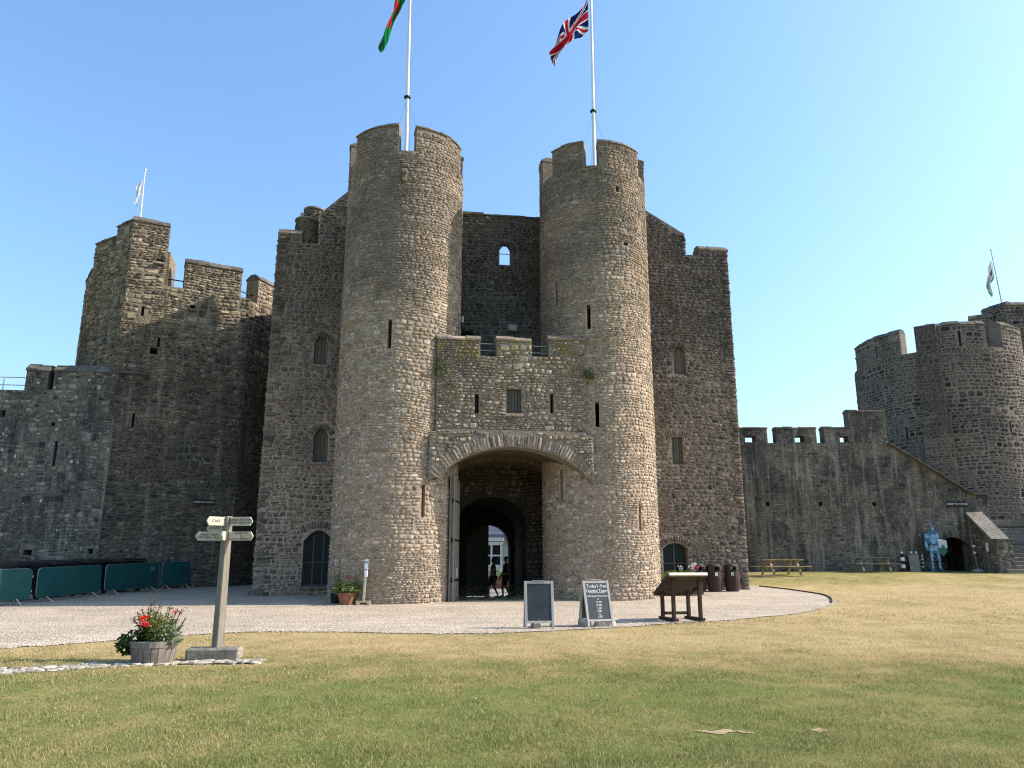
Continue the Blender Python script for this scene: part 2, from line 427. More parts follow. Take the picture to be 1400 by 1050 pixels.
# ------------------------------------------------------------------ materials
S_TOWER = stone_mat('tower_stone', [(.26, .215, .175), (.35, .295, .235), (.205, .18, .155), (.42, .365, .30), (.29, .235, .185), (.16, .145, .13), (.50, .45, .385)], dark=(.085, .08, .075), dark_amt=(.52, .72), warm=(.34, .25, .175), lichen=.5, ztint=(2, 16), tint=(1.18, 1.10, 1.01))
M_TOWER = stone_mat('tower_mortar', [(.25, .205, .16), (.35, .29, .225)], dark=(.09, .085, .078), dark_amt=(.52, .72), ztint=(2, 16), mort=True, tint=(1.18, 1.10, 1.01))
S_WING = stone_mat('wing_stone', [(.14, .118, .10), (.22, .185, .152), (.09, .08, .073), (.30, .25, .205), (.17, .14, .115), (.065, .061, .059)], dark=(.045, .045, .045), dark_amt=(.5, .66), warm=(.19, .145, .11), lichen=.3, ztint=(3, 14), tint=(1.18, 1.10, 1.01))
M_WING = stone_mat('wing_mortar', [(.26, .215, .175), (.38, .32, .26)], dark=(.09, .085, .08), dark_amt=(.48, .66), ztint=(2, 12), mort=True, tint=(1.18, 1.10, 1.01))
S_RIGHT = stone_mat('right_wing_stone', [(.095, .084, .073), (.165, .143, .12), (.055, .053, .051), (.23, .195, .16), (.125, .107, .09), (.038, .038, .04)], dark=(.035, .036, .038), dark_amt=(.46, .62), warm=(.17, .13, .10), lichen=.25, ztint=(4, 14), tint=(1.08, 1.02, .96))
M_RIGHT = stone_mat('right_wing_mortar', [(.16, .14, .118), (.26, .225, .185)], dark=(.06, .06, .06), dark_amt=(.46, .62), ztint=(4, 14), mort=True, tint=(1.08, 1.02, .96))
S_FRONT = stone_mat('gate_front_stone', [(.20, .17, .135), (.33, .28, .225), (.15, .13, .11), (.42, .375, .315), (.26, .20, .155), (.12, .108, .095)], dark=(.08, .076, .07), dark_amt=(.55, .72), lichen=.7, yellow=1., tint=(1.18, 1.10, 1.01))
M_FRONT = stone_mat('gate_front_mortar', [(.17, .15, .12), (.24, .21, .175)], dark=(.08, .076, .07), dark_amt=(.55, .7), yellow=.7, mort=True, tint=(1.18, 1.10, 1.01))
S_DARK = stone_mat('curtain_stone', [(.07, .068, .064), (.15, .138, .118), (.03, .032, .036), (.22, .20, .17), (.095, .088, .076), (.29, .27, .235), (.045, .046, .047)], dark=(.03, .032, .035), dark_amt=(.45, .62), streak=.55, lichen=.5, spots=.9, tint=(1.32, 1.25, 1.15))
M_DARK = stone_mat('curtain_mortar', [(.085, .08, .07), (.15, .138, .118)], dark=(.04, .042, .044), dark_amt=(.45, .62), streak=.6, lichen=.5, mort=True, tint=(1.32, 1.25, 1.15))
S_BARB = stone_mat('barbican_stone', [(.12, .105, .08), (.25, .212, .155), (.05, .048, .045), (.34, .29, .21), (.17, .145, .108), (.028, .029, .031), (.08, .073, .063)], dark=(.034, .035, .037), dark_amt=(.48, .64), streak=.3, lichen=.4, spots=.35, tint=(1.42, 1.3, 1.15), ztint=(15.5, 6.5))  # shade painted in by height: dark lower wall, lighter lit top
M_BARB = stone_mat('barbican_mortar', [(.11, .098, .078), (.18, .155, .12)], dark=(.05, .05, .05), dark_amt=(.48, .64), streak=.35, mort=True, tint=(1.42, 1.3, 1.15), ztint=(15.5, 6.5))  # mortar carries the same painted shade as the stones
S_HEN = stone_mat('corner_tower_stone', [(.05, .046, .045), (.095, .082, .075), (.026, .027, .03), (.15, .125, .107), (.07, .061, .056), (.018, .02, .023)], dark=(.025, .026, .03), dark_amt=(.5, .66), warm=(.15, .115, .095), lichen=.25)
S_STREAK = stone_mat('streaked_stone', [(.11, .103, .09), (.155, .143, .122), (.075, .072, .067), (.19, .175, .148), (.12, .112, .097), (.05, .05, .05)], dark=(.022, .024, .029), dark_amt=(.46, .56), streak=.55, lichen=.6, tint=(1.32, 1.26, 1.18))
M_STREAK = stone_mat('streaked_mortar', [(.10, .094, .083), (.14, .13, .112)], dark=(.024, .026, .03), dark_amt=(.45, .55), streak=.55, lichen=.6, mort=True, tint=(1.32, 1.26, 1.18))
M_HEN = stone_mat('corner_tower_mortar', [(.16, .145, .13), (.23, .21, .188)], dark=(.07, .069, .069), dark_amt=(.5, .66), mort=True)
S_COPE = stone_mat('coping_stone', [(.17, .155, .13), (.25, .23, .20), (.13, .12, .105), (.32, .30, .26)], dark=(.07, .068, .062), dark_amt=(.5, .7), lichen=.9)
S_DCOPE = stone_mat('dark_coping_stone', [(.10, .094, .08), (.16, .148, .125), (.075, .07, .063)], dark=(.045, .045, .045), dark_amt=(.5, .7), lichen=.5)
S_VAULT = stone_mat('vault_stone', [(.095, .078, .058), (.14, .113, .083), (.068, .058, .044), (.17, .136, .10)], dark=(.06, .052, .042), dark_amt=(.5, .7), mort=True)
S_SHADE = stone_mat('shade_dark_vault_stone', [(.028, .025, .021), (.045, .04, .033), (.02, .018, .016)], dark=(.012, .011, .01), mort=True)  # near-black vault stone; the passages' deep shade is put into its colour
W_SHUT = wood('weathered_oak', (.085, .075, .06), (.17, .15, .12))
W_GREY = wood('silvered_oak', (.19, .165, .13), (.33, .295, .24))
W_POST = wood('signpost_oak', (.17, .145, .115), (.33, .285, .225))
W_BROWN = wood('stained_timber', (.035, .023, .017), (.075, .05, .037))
W_BIN = wood('brown_slats', (.042, .027, .022), (.08, .052, .042), rough=.6)
W_PICN = wood('picnic_timber', (.27, .19, .105), (.46, .34, .2), axis=0)
W_PICG = wood('grey_picnic_timber', (.13, .12, .105), (.30, .28, .245), axis=0)
W_BARREL = wood('barrel_oak', (.13, .11, .095), (.27, .235, .20))
IRON = simple('black_iron', (.015, .015, .016), .5, .4, .3)
STEEL = simple('galvanised_steel', (.42, .42, .42), .45, .8, .15)
WHITE = simple('white_paint', (.74, .74, .72), .45, 0, .05)
CREAM = simple('cream_sign_paint', (.48, .43, .32), .6, 0, .2, 9)
BLACKP = simple('black_plaque', (.012, .012, .013), .4, 0, .2)
LETW = simple('white_lettering', (.78, .78, .76), .6, 0, .03)
LETB = simple('black_lettering', (.02, .02, .02), .6, 0, .1)
CHALK = simple('chalk', (.72, .73, .72), .95, 0, .15, 40)
SLATE = simple('chalkboard', (.035, .042, .05), .55, 0, .3, 3)
GREENF = NT('green_barrier_fabric'); GREENF.col(GREENF.mix(.5, (.008, .06, .062), GREENF.ramp(GREENF.noise(3, 4), [(.3, (.008, .06, .063)), (.7, (.02, .1, .1))]))); GREENF.b.inputs['Roughness'].default_value = .6; GREENF.bump(GREENF.noise(5, 3), .5, .04); GREENF = GREENF.m
BINP = simple('black_plastic', (.016, .017, .02), .42, 0, .3, 4)
GREYP = simple('grey_plastic', (.35, .34, .33), .5, 0, .1)
TERRA = simple('terracotta', (.26, .12, .07), .85, 0, .3, 8)
SOIL = simple('soil', (.05, .035, .025), .95, 0, .4, 20)
RUBBER = simple('rubber', (.02, .02, .02), .7)
m_ = NT('window_glass'); m_.col((.014, .022, .026)); m_.b.inputs['Roughness'].default_value = .25; m_.b.inputs['Specular IOR Level'].default_value = .12; m_.bump(m_.noise(3, 2), .12, .02); GLASS = m_.m
LEAD = simple('window_lead', (.085, .085, .08), .7, 0, .2)

# ------------------------------------------------------------------ ground
def sstep(a, b, v):
    k = np.clip((np.asarray(v, float) - a) / (b - a), 0, 1); return k * k * (3 - 2 * k)
def gz(x, y):
    x, y = np.asarray(x, float), np.asarray(y, float)
    return .028 * np.clip(y - 15, 0, 29) + .3 * sstep(4, 14, x) * sstep(30, 40, y) + .012 * np.sin(x * .9 + y * .4) * np.cos(y * .7) * (1 - sstep(13, 16, y))
G = lambda x, y: float(gz(x, y))
TH = math.atan2(1.25, 7.27); cT, sT = math.cos(TH), math.sin(TH); GO = (-.435, 27.775)
def gh(u, w): return (GO[0] + u * cT - w * sT, GO[1] + u * sT + w * cT)      # gatehouse frame: along the front, depth behind it
def gh_inv(x, y):
    dx, dy = x - GO[0], y - GO[1]; return dx * cT + dy * sT, -dx * sT + dy * cT
def gplane(w, u0=0., u1=1.): return Plane(gh(u0, w), gh(u1, w))

def lawn_colour(m):
    x, y, z = m.xyz()
    d = m.math('MULTIPLY', m.rng(y, 10.5, 15.5), m.rng(y, 44, 31))
    n1 = m.noise(.33, 5, .6); n2 = m.noise(1.6, 4, .65, m.vec((1, .7, 1))); n3 = m.noise(11, 3, .6)
    k = m.math('ADD', m.math('MULTIPLY', d, .33), m.math('ADD', m.math('MULTIPLY', n1, .68), m.math('MULTIPLY', n2, .58)))
    k = m.math('ADD', k, m.math('ADD', m.math('MULTIPLY', m.math('SUBTRACT', n3, .5), .42), -.12))
    return m.ramp(k, [(.32, (.135, .18, .042)), (.50, (.215, .23, .068)), (.64, (.325, .28, .105)), (.78, (.48, .355, .17)), (.95, (.57, .43, .225))])
m_ = NT('lawn_turf'); c = lawn_colour(m_); c = m_.mix(1., c, m_.ramp(m_.noise(45, 3, .7), [(.3, .6), (.7, 1.2)]), 'MULTIPLY')
m_.col(c); m_.b.inputs['Specular IOR Level'].default_value = .05; m_.bump(m_.noise(60, 3, .7), .9, .04); LAWN = m_.m
m_ = NT('grass_blade'); c = lawn_colour(m_); r = m_.rnd()
c = m_.mix(m_.ramp(r, [(.45, 0.), (.95, .85)]), c, (.56, .48, .26)); c = m_.mix(m_.ramp(r, [(.0, .6), (.2, 0.)]), c, (.055, .085, .015)); m_.leafy(c, .3); BLADE = m_.m
m_ = NT('gravel'); v = m_.voro(24, out='Color'); bw = m_.n('ShaderNodeRGBToBW'); m_.put(bw.inputs[0], v)
c = m_.ramp(bw.outputs[0], [(.1, (.33, .26, .185)), (.5, (.48, .39, .29)), (.85, (.58, .48, .365))])
c = m_.mix(1., c, m_.ramp(m_.noise(.5, 5, .65), [(.3, .82), (.7, 1.12)]), 'MULTIPLY'); c = m_.mix(1., c, m_.ramp(m_.noise(1., 4, .6, m_.vec((.35, 2.2, 1))), [(.35, .9), (.65, 1.06)]), 'MULTIPLY'); c = m_.mix(1., c, m_.ramp(m_.noise(90, 2), [(.3, .7), (.7, 1.2)]), 'MULTIPLY')
m_.col(c); m_.b.inputs['Specular IOR Level'].default_value = .1; m_.bump(m_.voro(24), .8, .03); GRAVEL = m_.m
STREETM = simple('street_paving', (.33, .31, .28), .9, 0, .2, 2)

near = [(-13.5, 12.6), (-9.62, 15.2), (-8.59, 15.82), (-7.58, 16.72), (-5.89, 17.75), (-3.99, 17.8), (-1.57, 17.45), (.24, 17.74), (2.56, 18.74), (3.61, 19.36), (5.57, 20.38), (8.16, 22.35), (9.85, 24.76), (10.55, 26.18), (11.3, 28.6), (11.35, 30.4), (10.84, 32.4), (10.0, 33.6)]
gravel_poly = near + [gh(9.6, 2.8), gh(5.2, 2.8), gh(3.7, -.5), gh(1.9, -1.2), gh(-1.9, -1.2), gh(-3.7, -.5), gh(-5.2, 2.8), gh(-8.9, 2.8), (-11.4, 36.), (-12.6, 34.2), (-17., 32.4), (-32, 31.5), (-32, 12)]
def smooth_poly(P, closed_from=0):
    out = []
    for a, b in zip(P, P[1:] + P[:1]):
        n = max(1, int(math.hypot(b[0] - a[0], b[1] - a[1]) / .4)); out += [(a[0] + (b[0] - a[0]) * i / n, a[1] + (b[1] - a[1]) * i / n) for i in range(n)]
    return out
def catmull(P, n=6):
    out = []
    for i in range(len(P) - 1):
        p0, p1, p2, p3 = P[max(0, i - 1)], P[i], P[i + 1], P[min(len(P) - 1, i + 2)]
        for k in range(n):
            t = k / n; out.append(tuple(.5 * (2 * b + (c_ - a) * t + (2 * a - 5 * b + 4 * c_ - d) * t * t + (-a + 3 * b - 3 * c_ + d) * t ** 3) for a, b, c_, d in zip(p0, p1, p2, p3)))
    return out + [P[-1]]
rg = random.Random(11)
near_s = [(x + rg.uniform(-.05, .05), y + rg.uniform(-.06, .06)) for x, y in catmull(near, 7)]
gravel_poly = near_s + gravel_poly[len(near):]
def inside(P, x, y):
    P = np.array(P); x, y = np.asarray(x, float), np.asarray(y, float); r = np.zeros(x.shape, bool)
    for (x0, y0), (x1, y1) in zip(P, np.roll(P, -1, 0)):
        c_ = (y0 > y) != (y1 > y)
        if y1 != y0: r ^= c_ & (x < (x1 - x0) * (y - y0) / (y1 - y0) + x0)
    return r
def sheet(name, poly, mat, dz, grid=.6, k='structure'):
    pts = smooth_poly(poly); n = len(pts); xs, ys = zip(*pts)
    gx, gy = np.meshgrid(np.arange(min(xs), max(xs), grid), np.arange(min(ys), max(ys), grid)); gx, gy = gx.ravel(), gy.ravel()
    i = inside(pts, gx, gy); allp = [Vector(p) for p in pts] + [Vector((a, b)) for a, b in zip(gx[i], gy[i])]
    v, e, f, *_ = delaunay_2d_cdt(allp, [], [list(range(n))], 1, 1e-5)
    me = bpy.data.meshes.new(name); me.from_pydata([(p.x, p.y, G(p.x, p.y) + dz) for p in v], [], f)
    me.materials.append(mat); o = bpy.data.objects.new(name, me); link(o); return kind(o, k)

def axis(lo, hi, segs):
    a = [lo]; 
    for end, st in segs:
        n = max(1, int(round((end - a[-1]) / st))); b = a[-1]; a += [b + (end - b) * (i + 1) / n for i in range(n)]
    return np.array(a)
ax = axis(-200, 200, [(-40, 20), (-12, 1), (14, .4), (40, 1), (200, 20)]); ay = axis(-120, 300, [(0, 10), (5, 1), (46, .4), (80, 3), (300, 20)])
X, Y = np.meshgrid(ax, ay, indexing='ij'); Z = gz(X, Y); uu, ww = gh_inv(X, Y)
Z = Z - np.where((uu > -5.0) & (uu < 5.2) & (ww > -.4), 1.6, 0)
nx, ny = X.shape; ii = np.arange(nx * ny).reshape(nx, ny)
q = np.stack((ii[:-1, :-1], ii[1:, :-1], ii[1:, 1:], ii[:-1, 1:]), -1).reshape(-1, 4)
kind(mesh_np('lawn', np.stack((X, Y, Z), -1).reshape(-1, 3), np.full(len(q), 4), q.ravel(), LAWN), 'structure')
sheet('gravel_path', gravel_poly, GRAVEL, .018)
mb = MB(); mb.add([gh(-30, 8.9) + (-.02,), gh(30, 8.9) + (-.02,), gh(60, 90) + (-.02,), gh(-60, 90) + (-.02,)], [(0, 1, 2, 3)]); kind(mb.build('street', STREETM), 'structure')

# timber edging along the right end of the gravel
mb = MB(); edge = [p for p in near_s if p[0] > 9.2 and p[1] > 24.3]
edge = catmull([(10.2, 25.5), (11.0, 27.6), (11.38, 29.6), (11.1, 31.6), (10.4, 33.4)], 6)
for a, b in zip(edge, edge[1:]): mb.beam((a[0], a[1], G(*a) + .02), (b[0], b[1], G(*b) + .02), .05, .08, (0, 0, 1))
kind(mb.build('path_edging', W_BROWN), 'structure')

# bare earth spots
EARTH = simple('dry_earth', (.33, .235, .125), .95, 0, .35, 14)
spots = []
for cx, cy, a, b in ((2.05, 8.02, .29, .05), (2.98, 8.05, .10, .05)):
    rr = random.Random(int(cx * 100)); P = [(cx + a * math.cos(t) * rr.uniform(.7, 1.12), cy + .05 * math.sin(5 * math.cos(t)) + b * 1.8 * math.sin(t) * rr.uniform(.4, 1.2)) for t in [2 * math.pi * i / 22 for i in range(22)]]
    spots.append(P); sheet('bare_earth', P, EARTH, .007, .2)
for P in ([(18.6, 30.3), (24, 30.9), (24, 31.1), (18.9, 30.6)],): sheet('bare_earth', P, EARTH, .012, .3)

# grass blades: a mown, half-dry lawn, thinning with distance
rs = np.random.default_rng(3)
def blades(n, y0, y1, hgt, wid):
    t = rs.random(n); y = 1 / (1 / y0 + t * (1 / y1 - 1 / y0)) if y1 / y0 > 1.05 else y0 + (y1 - y0) * t
    x = rs.uniform(-.72, .72, n) * (y + 1.2)
    cl = np.sin(x * 3.1 + np.sin(y * 2.3) * 2) * np.cos(y * 3.7 + x) * .35 + .75
    ok = ~inside(gravel_poly, x + .1 * np.sin(x * 7) * np.sin(x * 23.), y - .16 * rs.random(n) ** 2)
    for P in spots: ok &= ~inside([(px + (np.mean([q[0] for q in P]) - px) * .45, py + (np.mean([q[1] for q in P]) - py) * .6) for px, py in P], x, y)
    ex = np.interp(x, [-9, -7.6, -6.4, -5.5, -4.2, -4.0], [11.3, 12.2, 12.9, 13.3, 13.3, 99]); ok &= ~((x < -4.1) & (np.abs(y - ex) < .45))
    x, y, cl = x[ok], y[ok], cl[ok]; n = len(x); z = gz(x, y) - .004
    a = rs.uniform(0, 2 * np.pi, n); h = hgt * rs.uniform(.4, 1.3, n) * cl; w = wid * rs.uniform(.6, 1.3, n); lean = rs.uniform(.1, 1.1, n) * h; b = rs.uniform(0, 2 * np.pi, n)
    P = np.stack((x, y, z), -1); s_ = np.stack((np.cos(a) * w / 2, np.sin(a) * w / 2, np.zeros(n)), -1); tip = np.stack((np.cos(b) * lean, np.sin(b) * lean, h), -1)
    return np.stack((P - s_, P + s_, P + tip), 1).reshape(-1, 3)
def clumps(n, y0, y1):
    o = []
    c = blades(n, y0, y1, .05, .008).reshape(-1, 3, 3); m = c.mean(1, keepdims=True)
    for k in range(14):
        j = np.concatenate((rs.normal(0, .035, (len(c), 2)), np.zeros((len(c), 1))), 1)[:, None]; a = rs.uniform(0, 6.28, len(c)); q = c - m; x, y = q[..., 0].copy(), q[..., 1].copy()
        q[..., 0] = x * np.cos(a)[:, None] - y * np.sin(a)[:, None]; q[..., 1] = x * np.sin(a)[:, None] + y * np.cos(a)[:, None]; q[..., 2] *= rs.uniform(.6, 1.2, len(c))[:, None]; o.append((q + m + j).reshape(-1, 3))
    return np.concatenate(o)
V = np.concatenate([clumps(3600, 5.4, 13), blades(300000, 5.4, 11, .036, .008), blades(200000, 11, 19, .04, .012), blades(90000, 19, 38, .045, .022)])
kind(mesh_np('grass', V, np.full(len(V) // 3, 3), np.arange(len(V)), BLADE), 'stuff')

# loose pebbles along the edge of the gravel and strewn over its near part
n = 7000; i = rs.integers(0, len(near_s) - 1, n); t = rs.random(n); E0, E1 = np.array(near_s)[i], np.array(near_s)[i + 1]; p = E0 + (E1 - E0) * t[:, None]; d = E1 - E0; nn = np.stack((-d[:, 1], d[:, 0]), 1) / np.maximum(1e-6, np.hypot(d[:, 0], d[:, 1]))[:, None]
p = p + nn * (np.abs(rs.normal(0, .9, n)) - .12)[:, None]; sz = rs.uniform(.008, .026, n); zz = gz(p[:, 0], p[:, 1]) + .018
K = np.array([(1, 0, 0), (.3, .9, 0), (-.8, .5, 0), (-.6, -.8, 0), (.4, -.9, 0), (.1, 0, .7)]) 
a = rs.uniform(0, 6.28, n); kx = K[None, :, 0] * np.cos(a)[:, None] - K[None, :, 1] * np.sin(a)[:, None]; ky = K[None, :, 0] * np.sin(a)[:, None] + K[None, :, 1] * np.cos(a)[:, None]
V = np.stack((p[:, 0:1] + kx * sz[:, None], p[:, 1:2] + ky * sz[:, None], zz[:, None] + K[None, :, 2] * sz[:, None] - .002), -1).reshape(-1, 3)
LP = (np.array([0, 1, 5, 1, 2, 5, 2, 3, 5, 3, 4, 5, 4, 0, 5])[None] + 6 * np.arange(n)[:, None]).ravel()
m_ = NT('pebble'); m_.col(m_.ramp(m_.rnd(), [(0., (.22, .185, .15)), (.5, (.42, .36, .29)), (1., (.62, .56, .48))])); PEB = m_.m
kind(mesh_np('pebbles', V, np.full(n * 5, 3), LP, PEB), 'stuff')

# pale flat stones set in a strip in the lawn
EDG = stone_mat('pale_limestone', [(.36, .33, .28), (.49, .455, .39), (.22, .205, .175), (.42, .385, .325), (.15, .14, .12)], dark=(.14, .13, .115), dark_amt=(.5, .66))
strip = empty_obj = bpy.data.objects.new('stone_strip', None); link(strip, None, Matrix.Translation((-6.2, 12.7, 0))); kind(strip, 'structure')
r = random.Random(8); cl = [(-8.2, 11.75), (-7.63, 12.13), (-6.9, 12.5), (-6.1, 12.95), (-5.45, 13.2), (-4.9, 13.25), (-4.15, 13.3)]
cs = catmull(cl, 14); nst = 0; occ = []
for t in range(900):
    i = r.randrange(len(cs) - 1); f = i / len(cs); hw = .42 * (1 - f) + .16 * f; p = cs[i]; q = cs[i + 1]; dx, dy = q[0] - p[0], q[1] - p[1]; L = math.hypot(dx, dy); o_ = r.uniform(-hw, hw)
    x, y = p[0] - dy / L * o_, p[1] + dx / L * o_; s = r.uniform(.045, .14)
    if any((x - a) ** 2 + (y - b) ** 2 < (.8 * (s + c_) / 1.6) ** 2 for a, b, c_ in occ): continue
    occ.append((x, y, s)); n = 8; out = [(math.cos(2 * math.pi * k / n) * s * r.uniform(.7, 1.05), math.sin(2 * math.pi * k / n) * s * r.uniform(.55, .95)) for k in range(n)]
    h = r.uniform(.006, .03); mb = MB(); P = [(a, b, -.03) for a, b in out] + [(a, b, h * .6) for a, b in out] + [(a * .75, b * .75, h + r.uniform(-.008, .008)) for a, b in out]
    mb.add(P, [(k, (k + 1) % n, n + (k + 1) % n, n + k) for k in range(n)] + [(n + k, n + (k + 1) % n, 2 * n + (k + 1) % n, 2 * n + k) for k in range(n)] + [tuple(range(2 * n, 3 * n))])
    mb.build('cobble', EDG, strip, Matrix.Translation((x, y, .005)) @ Matrix.Rotation(r.uniform(0, 6), 4, 'Z')); nst += 1
    if nst > 280: break
mb = MB(); 
for a, b in zip(cs, cs[1:]):
    f = cs.index(a) / len(cs); hw = .45 * (1 - f) + .18 * f; dx, dy = b[0] - a[0], b[1] - a[1]; L = math.hypot(dx, dy); nx_, ny_ = -dy / L * hw, dx / L * hw
    mb.add([(a[0] - nx_, a[1] - ny_, .012), (b[0] - nx_, b[1] - ny_, .012), (b[0] + nx_, b[1] + ny_, .012), (a[0] + nx_, a[1] + ny_, .012)], [(0, 1, 2, 3)])
mb.build('mortar_bed', simple('lime_bed', (.17, .15, .12), .95, 0, .25, 8), strip)

# ------------------------------------------------------------------ the gatehouse
rnd = random.Random(21)
gate = thing('gatehouse', 'tall stone castle gatehouse with two round towers and a wide arched gateway', 'castle gatehouse', gh(0, 0) + (.3,), TH)
MG = Masonry()
D2 = math.pi / 180
def shutter(S, u0, u1, v0, v1, parent, n=4, curve=None, depth=.14, slots=True, name='shutter'):
    """plank shutter closing an opening, set back in it"""
    mb = MB(); P0 = S.at((u0 + u1) / 2, (v0 + v1) / 2, -depth - .06); U, N = S.frame(np.array([(u0 + u1) / 2]))
    M = Matrix((Vector(U[0]), Vector((0, 0, 1)), Vector(N[0]))).transposed().to_4x4(); M.translation = Vector(P0); w, h = u1 - u0, v1 - v0
    mb.box((0, 0, 0), (w, h, .03)); sh = mb.build(name, W_SHUT, parent, M)
    for i in range(n):
        b = MB(); pw = w / n; x = -w / 2 + pw * (i + .5); zt = 0
        if curve: zt = v1 - max(curve(i / n + .01), curve((i + 1) / n - .01))
        b.box((x, -zt / 2 - .005, .033 + (i % 2) * .006), (pw - .014, h - zt - .02, .035))
        if slots and i in (1, n - 2): b.box((x + pw * .3, h * .12, .056 + (i % 2) * .006), (.018, h * .4, .006))
        b.build('plank', W_SHUT, sh, M)
    return sh
def tower(c_, r, ztop, zcren, merlons, slits, parent, zdeck, mat, mort, base=-.3, half=105, batter=.008, M_=None, seed=1, hh=(.065, .14), ll=(.12, .31), T=.55, cope=S_COPE, name='round_tower', gap=.016, depth=(.012, .036), cop_h=.17, ztop2=None):
    S = Cyl(c_, r, batter); rd = random.Random(seed)
    mer = [(a * D2 * r, b * D2 * r) for a, b in merlons]
    rects = [(a * D2 * r - w / 2, a * D2 * r + w / 2, z0, z1) for a, w, z0, z1 in slits]
    op = in_rects(rects); L = math.pi * r
    def solid(u, v):
        if op(u, v): return False
        return v < zcren or any(a < u < b for a, b in mer)
    us = [-L, L] + [x for m in mer for x in m] + [x for q in rects for x in q[:2]]
    vsx = [base, 1.2, 2.2, zcren, ztop] + [x for q in rects for x in q[2:]]
    mb = MB(); shell(mb, S, us, vsx, solid, T, wrap=True)
    n = 40; P = [tuple(S.at(-L + 2 * L * i / n, zdeck, -T * .5)) for i in range(n)]; mb.add(P, [tuple(range(n))])
    o = mb.build(name, mort, parent)
    opm = in_rects(rects, .015)
    ok = lambda u, v: (v < zcren - .03 or (v < ztop and any(a + .01 < u < b - .01 for a, b in mer))) and not opm(u, v)
    M_.lay(S, o, mat, rd, -half * D2 * r, half * D2 * r, .05, ztop - .02, ok, hh, ll, gap, depth)
    spans = [(a, b, ztop) for a, b in mer]
    coping(S, spans, T, cope, o, rd, cop_h)
    return S, o
LT, lt = tower((-4.07, 27.15), 2.15, 16.95, 15.98, [(-60, -8.5), (8.5, 69), (88, 140), (158, 180), (-180, -158), (-140, -78)],
    [(-10.5, .13, 8.6, 9.63), (24.5, .13, 3.02, 4.05)], gate, 15.4, S_TOWER, M_TOWER, M_=MG, seed=31)
RT, rt = tower((3.2, 28.4), 2.07, 17.1, 16.12, [(-46, -7), (8.5, 61), (82, 140), (158, 180), (-180, -158), (-132, -66)],
    [(-6, .13, 9.71, 10.63), (0, .14, 6.15, 7.03), (-39, .12, 3.69, 4.74), (41.5, .11, 2.63, 3.52), (-42, .09, 10.8, 11.7), (28, .14, 15.1, 15.33), (36, .2, 13.0, 13.12)], gate, 15.5, S_TOWER, M_TOWER, M_=MG, seed=47)
def spout(S, a, z, parent, ln=.32, w=.2):
    u = a * D2 * S.r; U, N = S.frame(np.array([u])); M = Matrix((Vector(U[0]), Vector(N[0]), Vector((0, 0, 1)))).transposed().to_4x4(); M.translation = Vector(S.at(u, z, 0))
    mb = MB(); mb.box((0, ln / 2 - .1, 0), (w, ln + .2, .13)); mb.box((0, ln / 2 - .15, -.13), (w * .8, ln * .8, .13)); mb.box((0, ln * .35, -.26), (w * .7, ln * .4, .12))
    mb.build('drain_spout', S_COPE, parent, M, bevel=.02)
spout(LT, -2, 15.05, lt); spout(LT, -88, 14.15, lt, .4); spout(LT, -1.5, 15.35, lt, .12, .26)

# wings
def wall(S, parent, name, u0, u1, v0, tops, openings, mat, mort, M_, T=.6, hh=(.085, .18), ll=(.15, .42), gap=.026, seed=1, arches=(), polys=(), lay_u=None, lay_v0=None, cope=None, cope_spans=None, depth=(.018, .05), excl=None, back=None):
    """tops: [(u0, u1, z)] steps; openings: rects; arches: (u0, u1, spring, top, curve) corners to fill; polys: sloping pieces (list of (u, v), test)"""
    rd = random.Random(seed); op = in_rects(openings)
    solid = lambda u, v: not op(u, v) and any(a < u < b and v < z for a, b, z in tops)
    mb = MB(); shell(mb, S, [u0, u1] + [x for t in tops for x in t[:2]] + [x for q in openings for x in q[:2]], [v0] + [t[2] for t in tops] + [x for q in openings for x in q[2:]], solid, T)
    for a in arches: spandrel(mb, S, *a)
    for q in (back or ()):
        Bm = Matrix(((S.U[0], 0, S.N[0], S.A[0]), (S.U[1], 0, S.N[1], S.A[1]), (0, 1, 0, 0), (0, 0, 0, 1))); mb.extrude([(q[0] - .1, q[2] - .1), (q[1] + .1, q[2] - .1), (q[1] + .1, q[3] + .1), (q[0] - .1, q[3] + .1)], -T - .01, -T - .06, Bm)
    for P in polys:
        Tm = Matrix(((S.U[0], 0, S.N[0], S.A[0]), (S.U[1], 0, S.N[1], S.A[1]), (0, 1, 0, 0), (0, 0, 0, 1))); mb.extrude(P, .0005, -T, Tm)
    o = mb.build(name, mort, parent)
    opm = in_rects(openings, .012)
    def ok(u, v):
        if excl and excl(u, v): return False
        for a0, a1, sp, tp, cv in arches:
            if a0 - .02 < u < a1 + .02 and v > sp - .01:
                if v < cv(min(1, max(0, (u - a0) / (a1 - a0)))) + .02: return False
            if a0 < u < a1 and sp < v < tp + .01: return True
        if opm(u, v): return False
        if any(a + .008 < u < b - .008 and v < z - .02 for a, b, z in tops): return True
        return any(bool(inside(P, np.array([u]), np.array([v + .03]))[0]) for P in polys)
    vmax = max([t[2] for t in tops] + [p[1] for P in polys for p in P])
    lu = lay_u or (u0, u1)
    M_.lay(S, o, mat, rd, lu[0], lu[1], lay_v0 if lay_v0 is not None else v0 + .3, vmax, ok, hh, ll, gap, depth)
    if cope: coping(S, cope_spans if cope_spans else [t for t in tops], T, cope, o, rd)
    return o
WZ = 2.4
SW = gplane(WZ)
wl_op = [(-6.98, -6.46, 9.07, 10.37), (-6.80, -6.26, 5.27, 6.68), (-6.95, -5.87, .72, 2.78)]
wl_ar = [(-6.98, -6.46, 9.95, 10.37, pointed(9.95, .38)), (-6.80, -6.26, 6.28, 6.68, pointed(6.28, .36)), (-6.95, -5.87, 2.32, 2.78, lambda t: 2.32 + .42 * (1 - abs(2 * t - 1) ** 1.9))]
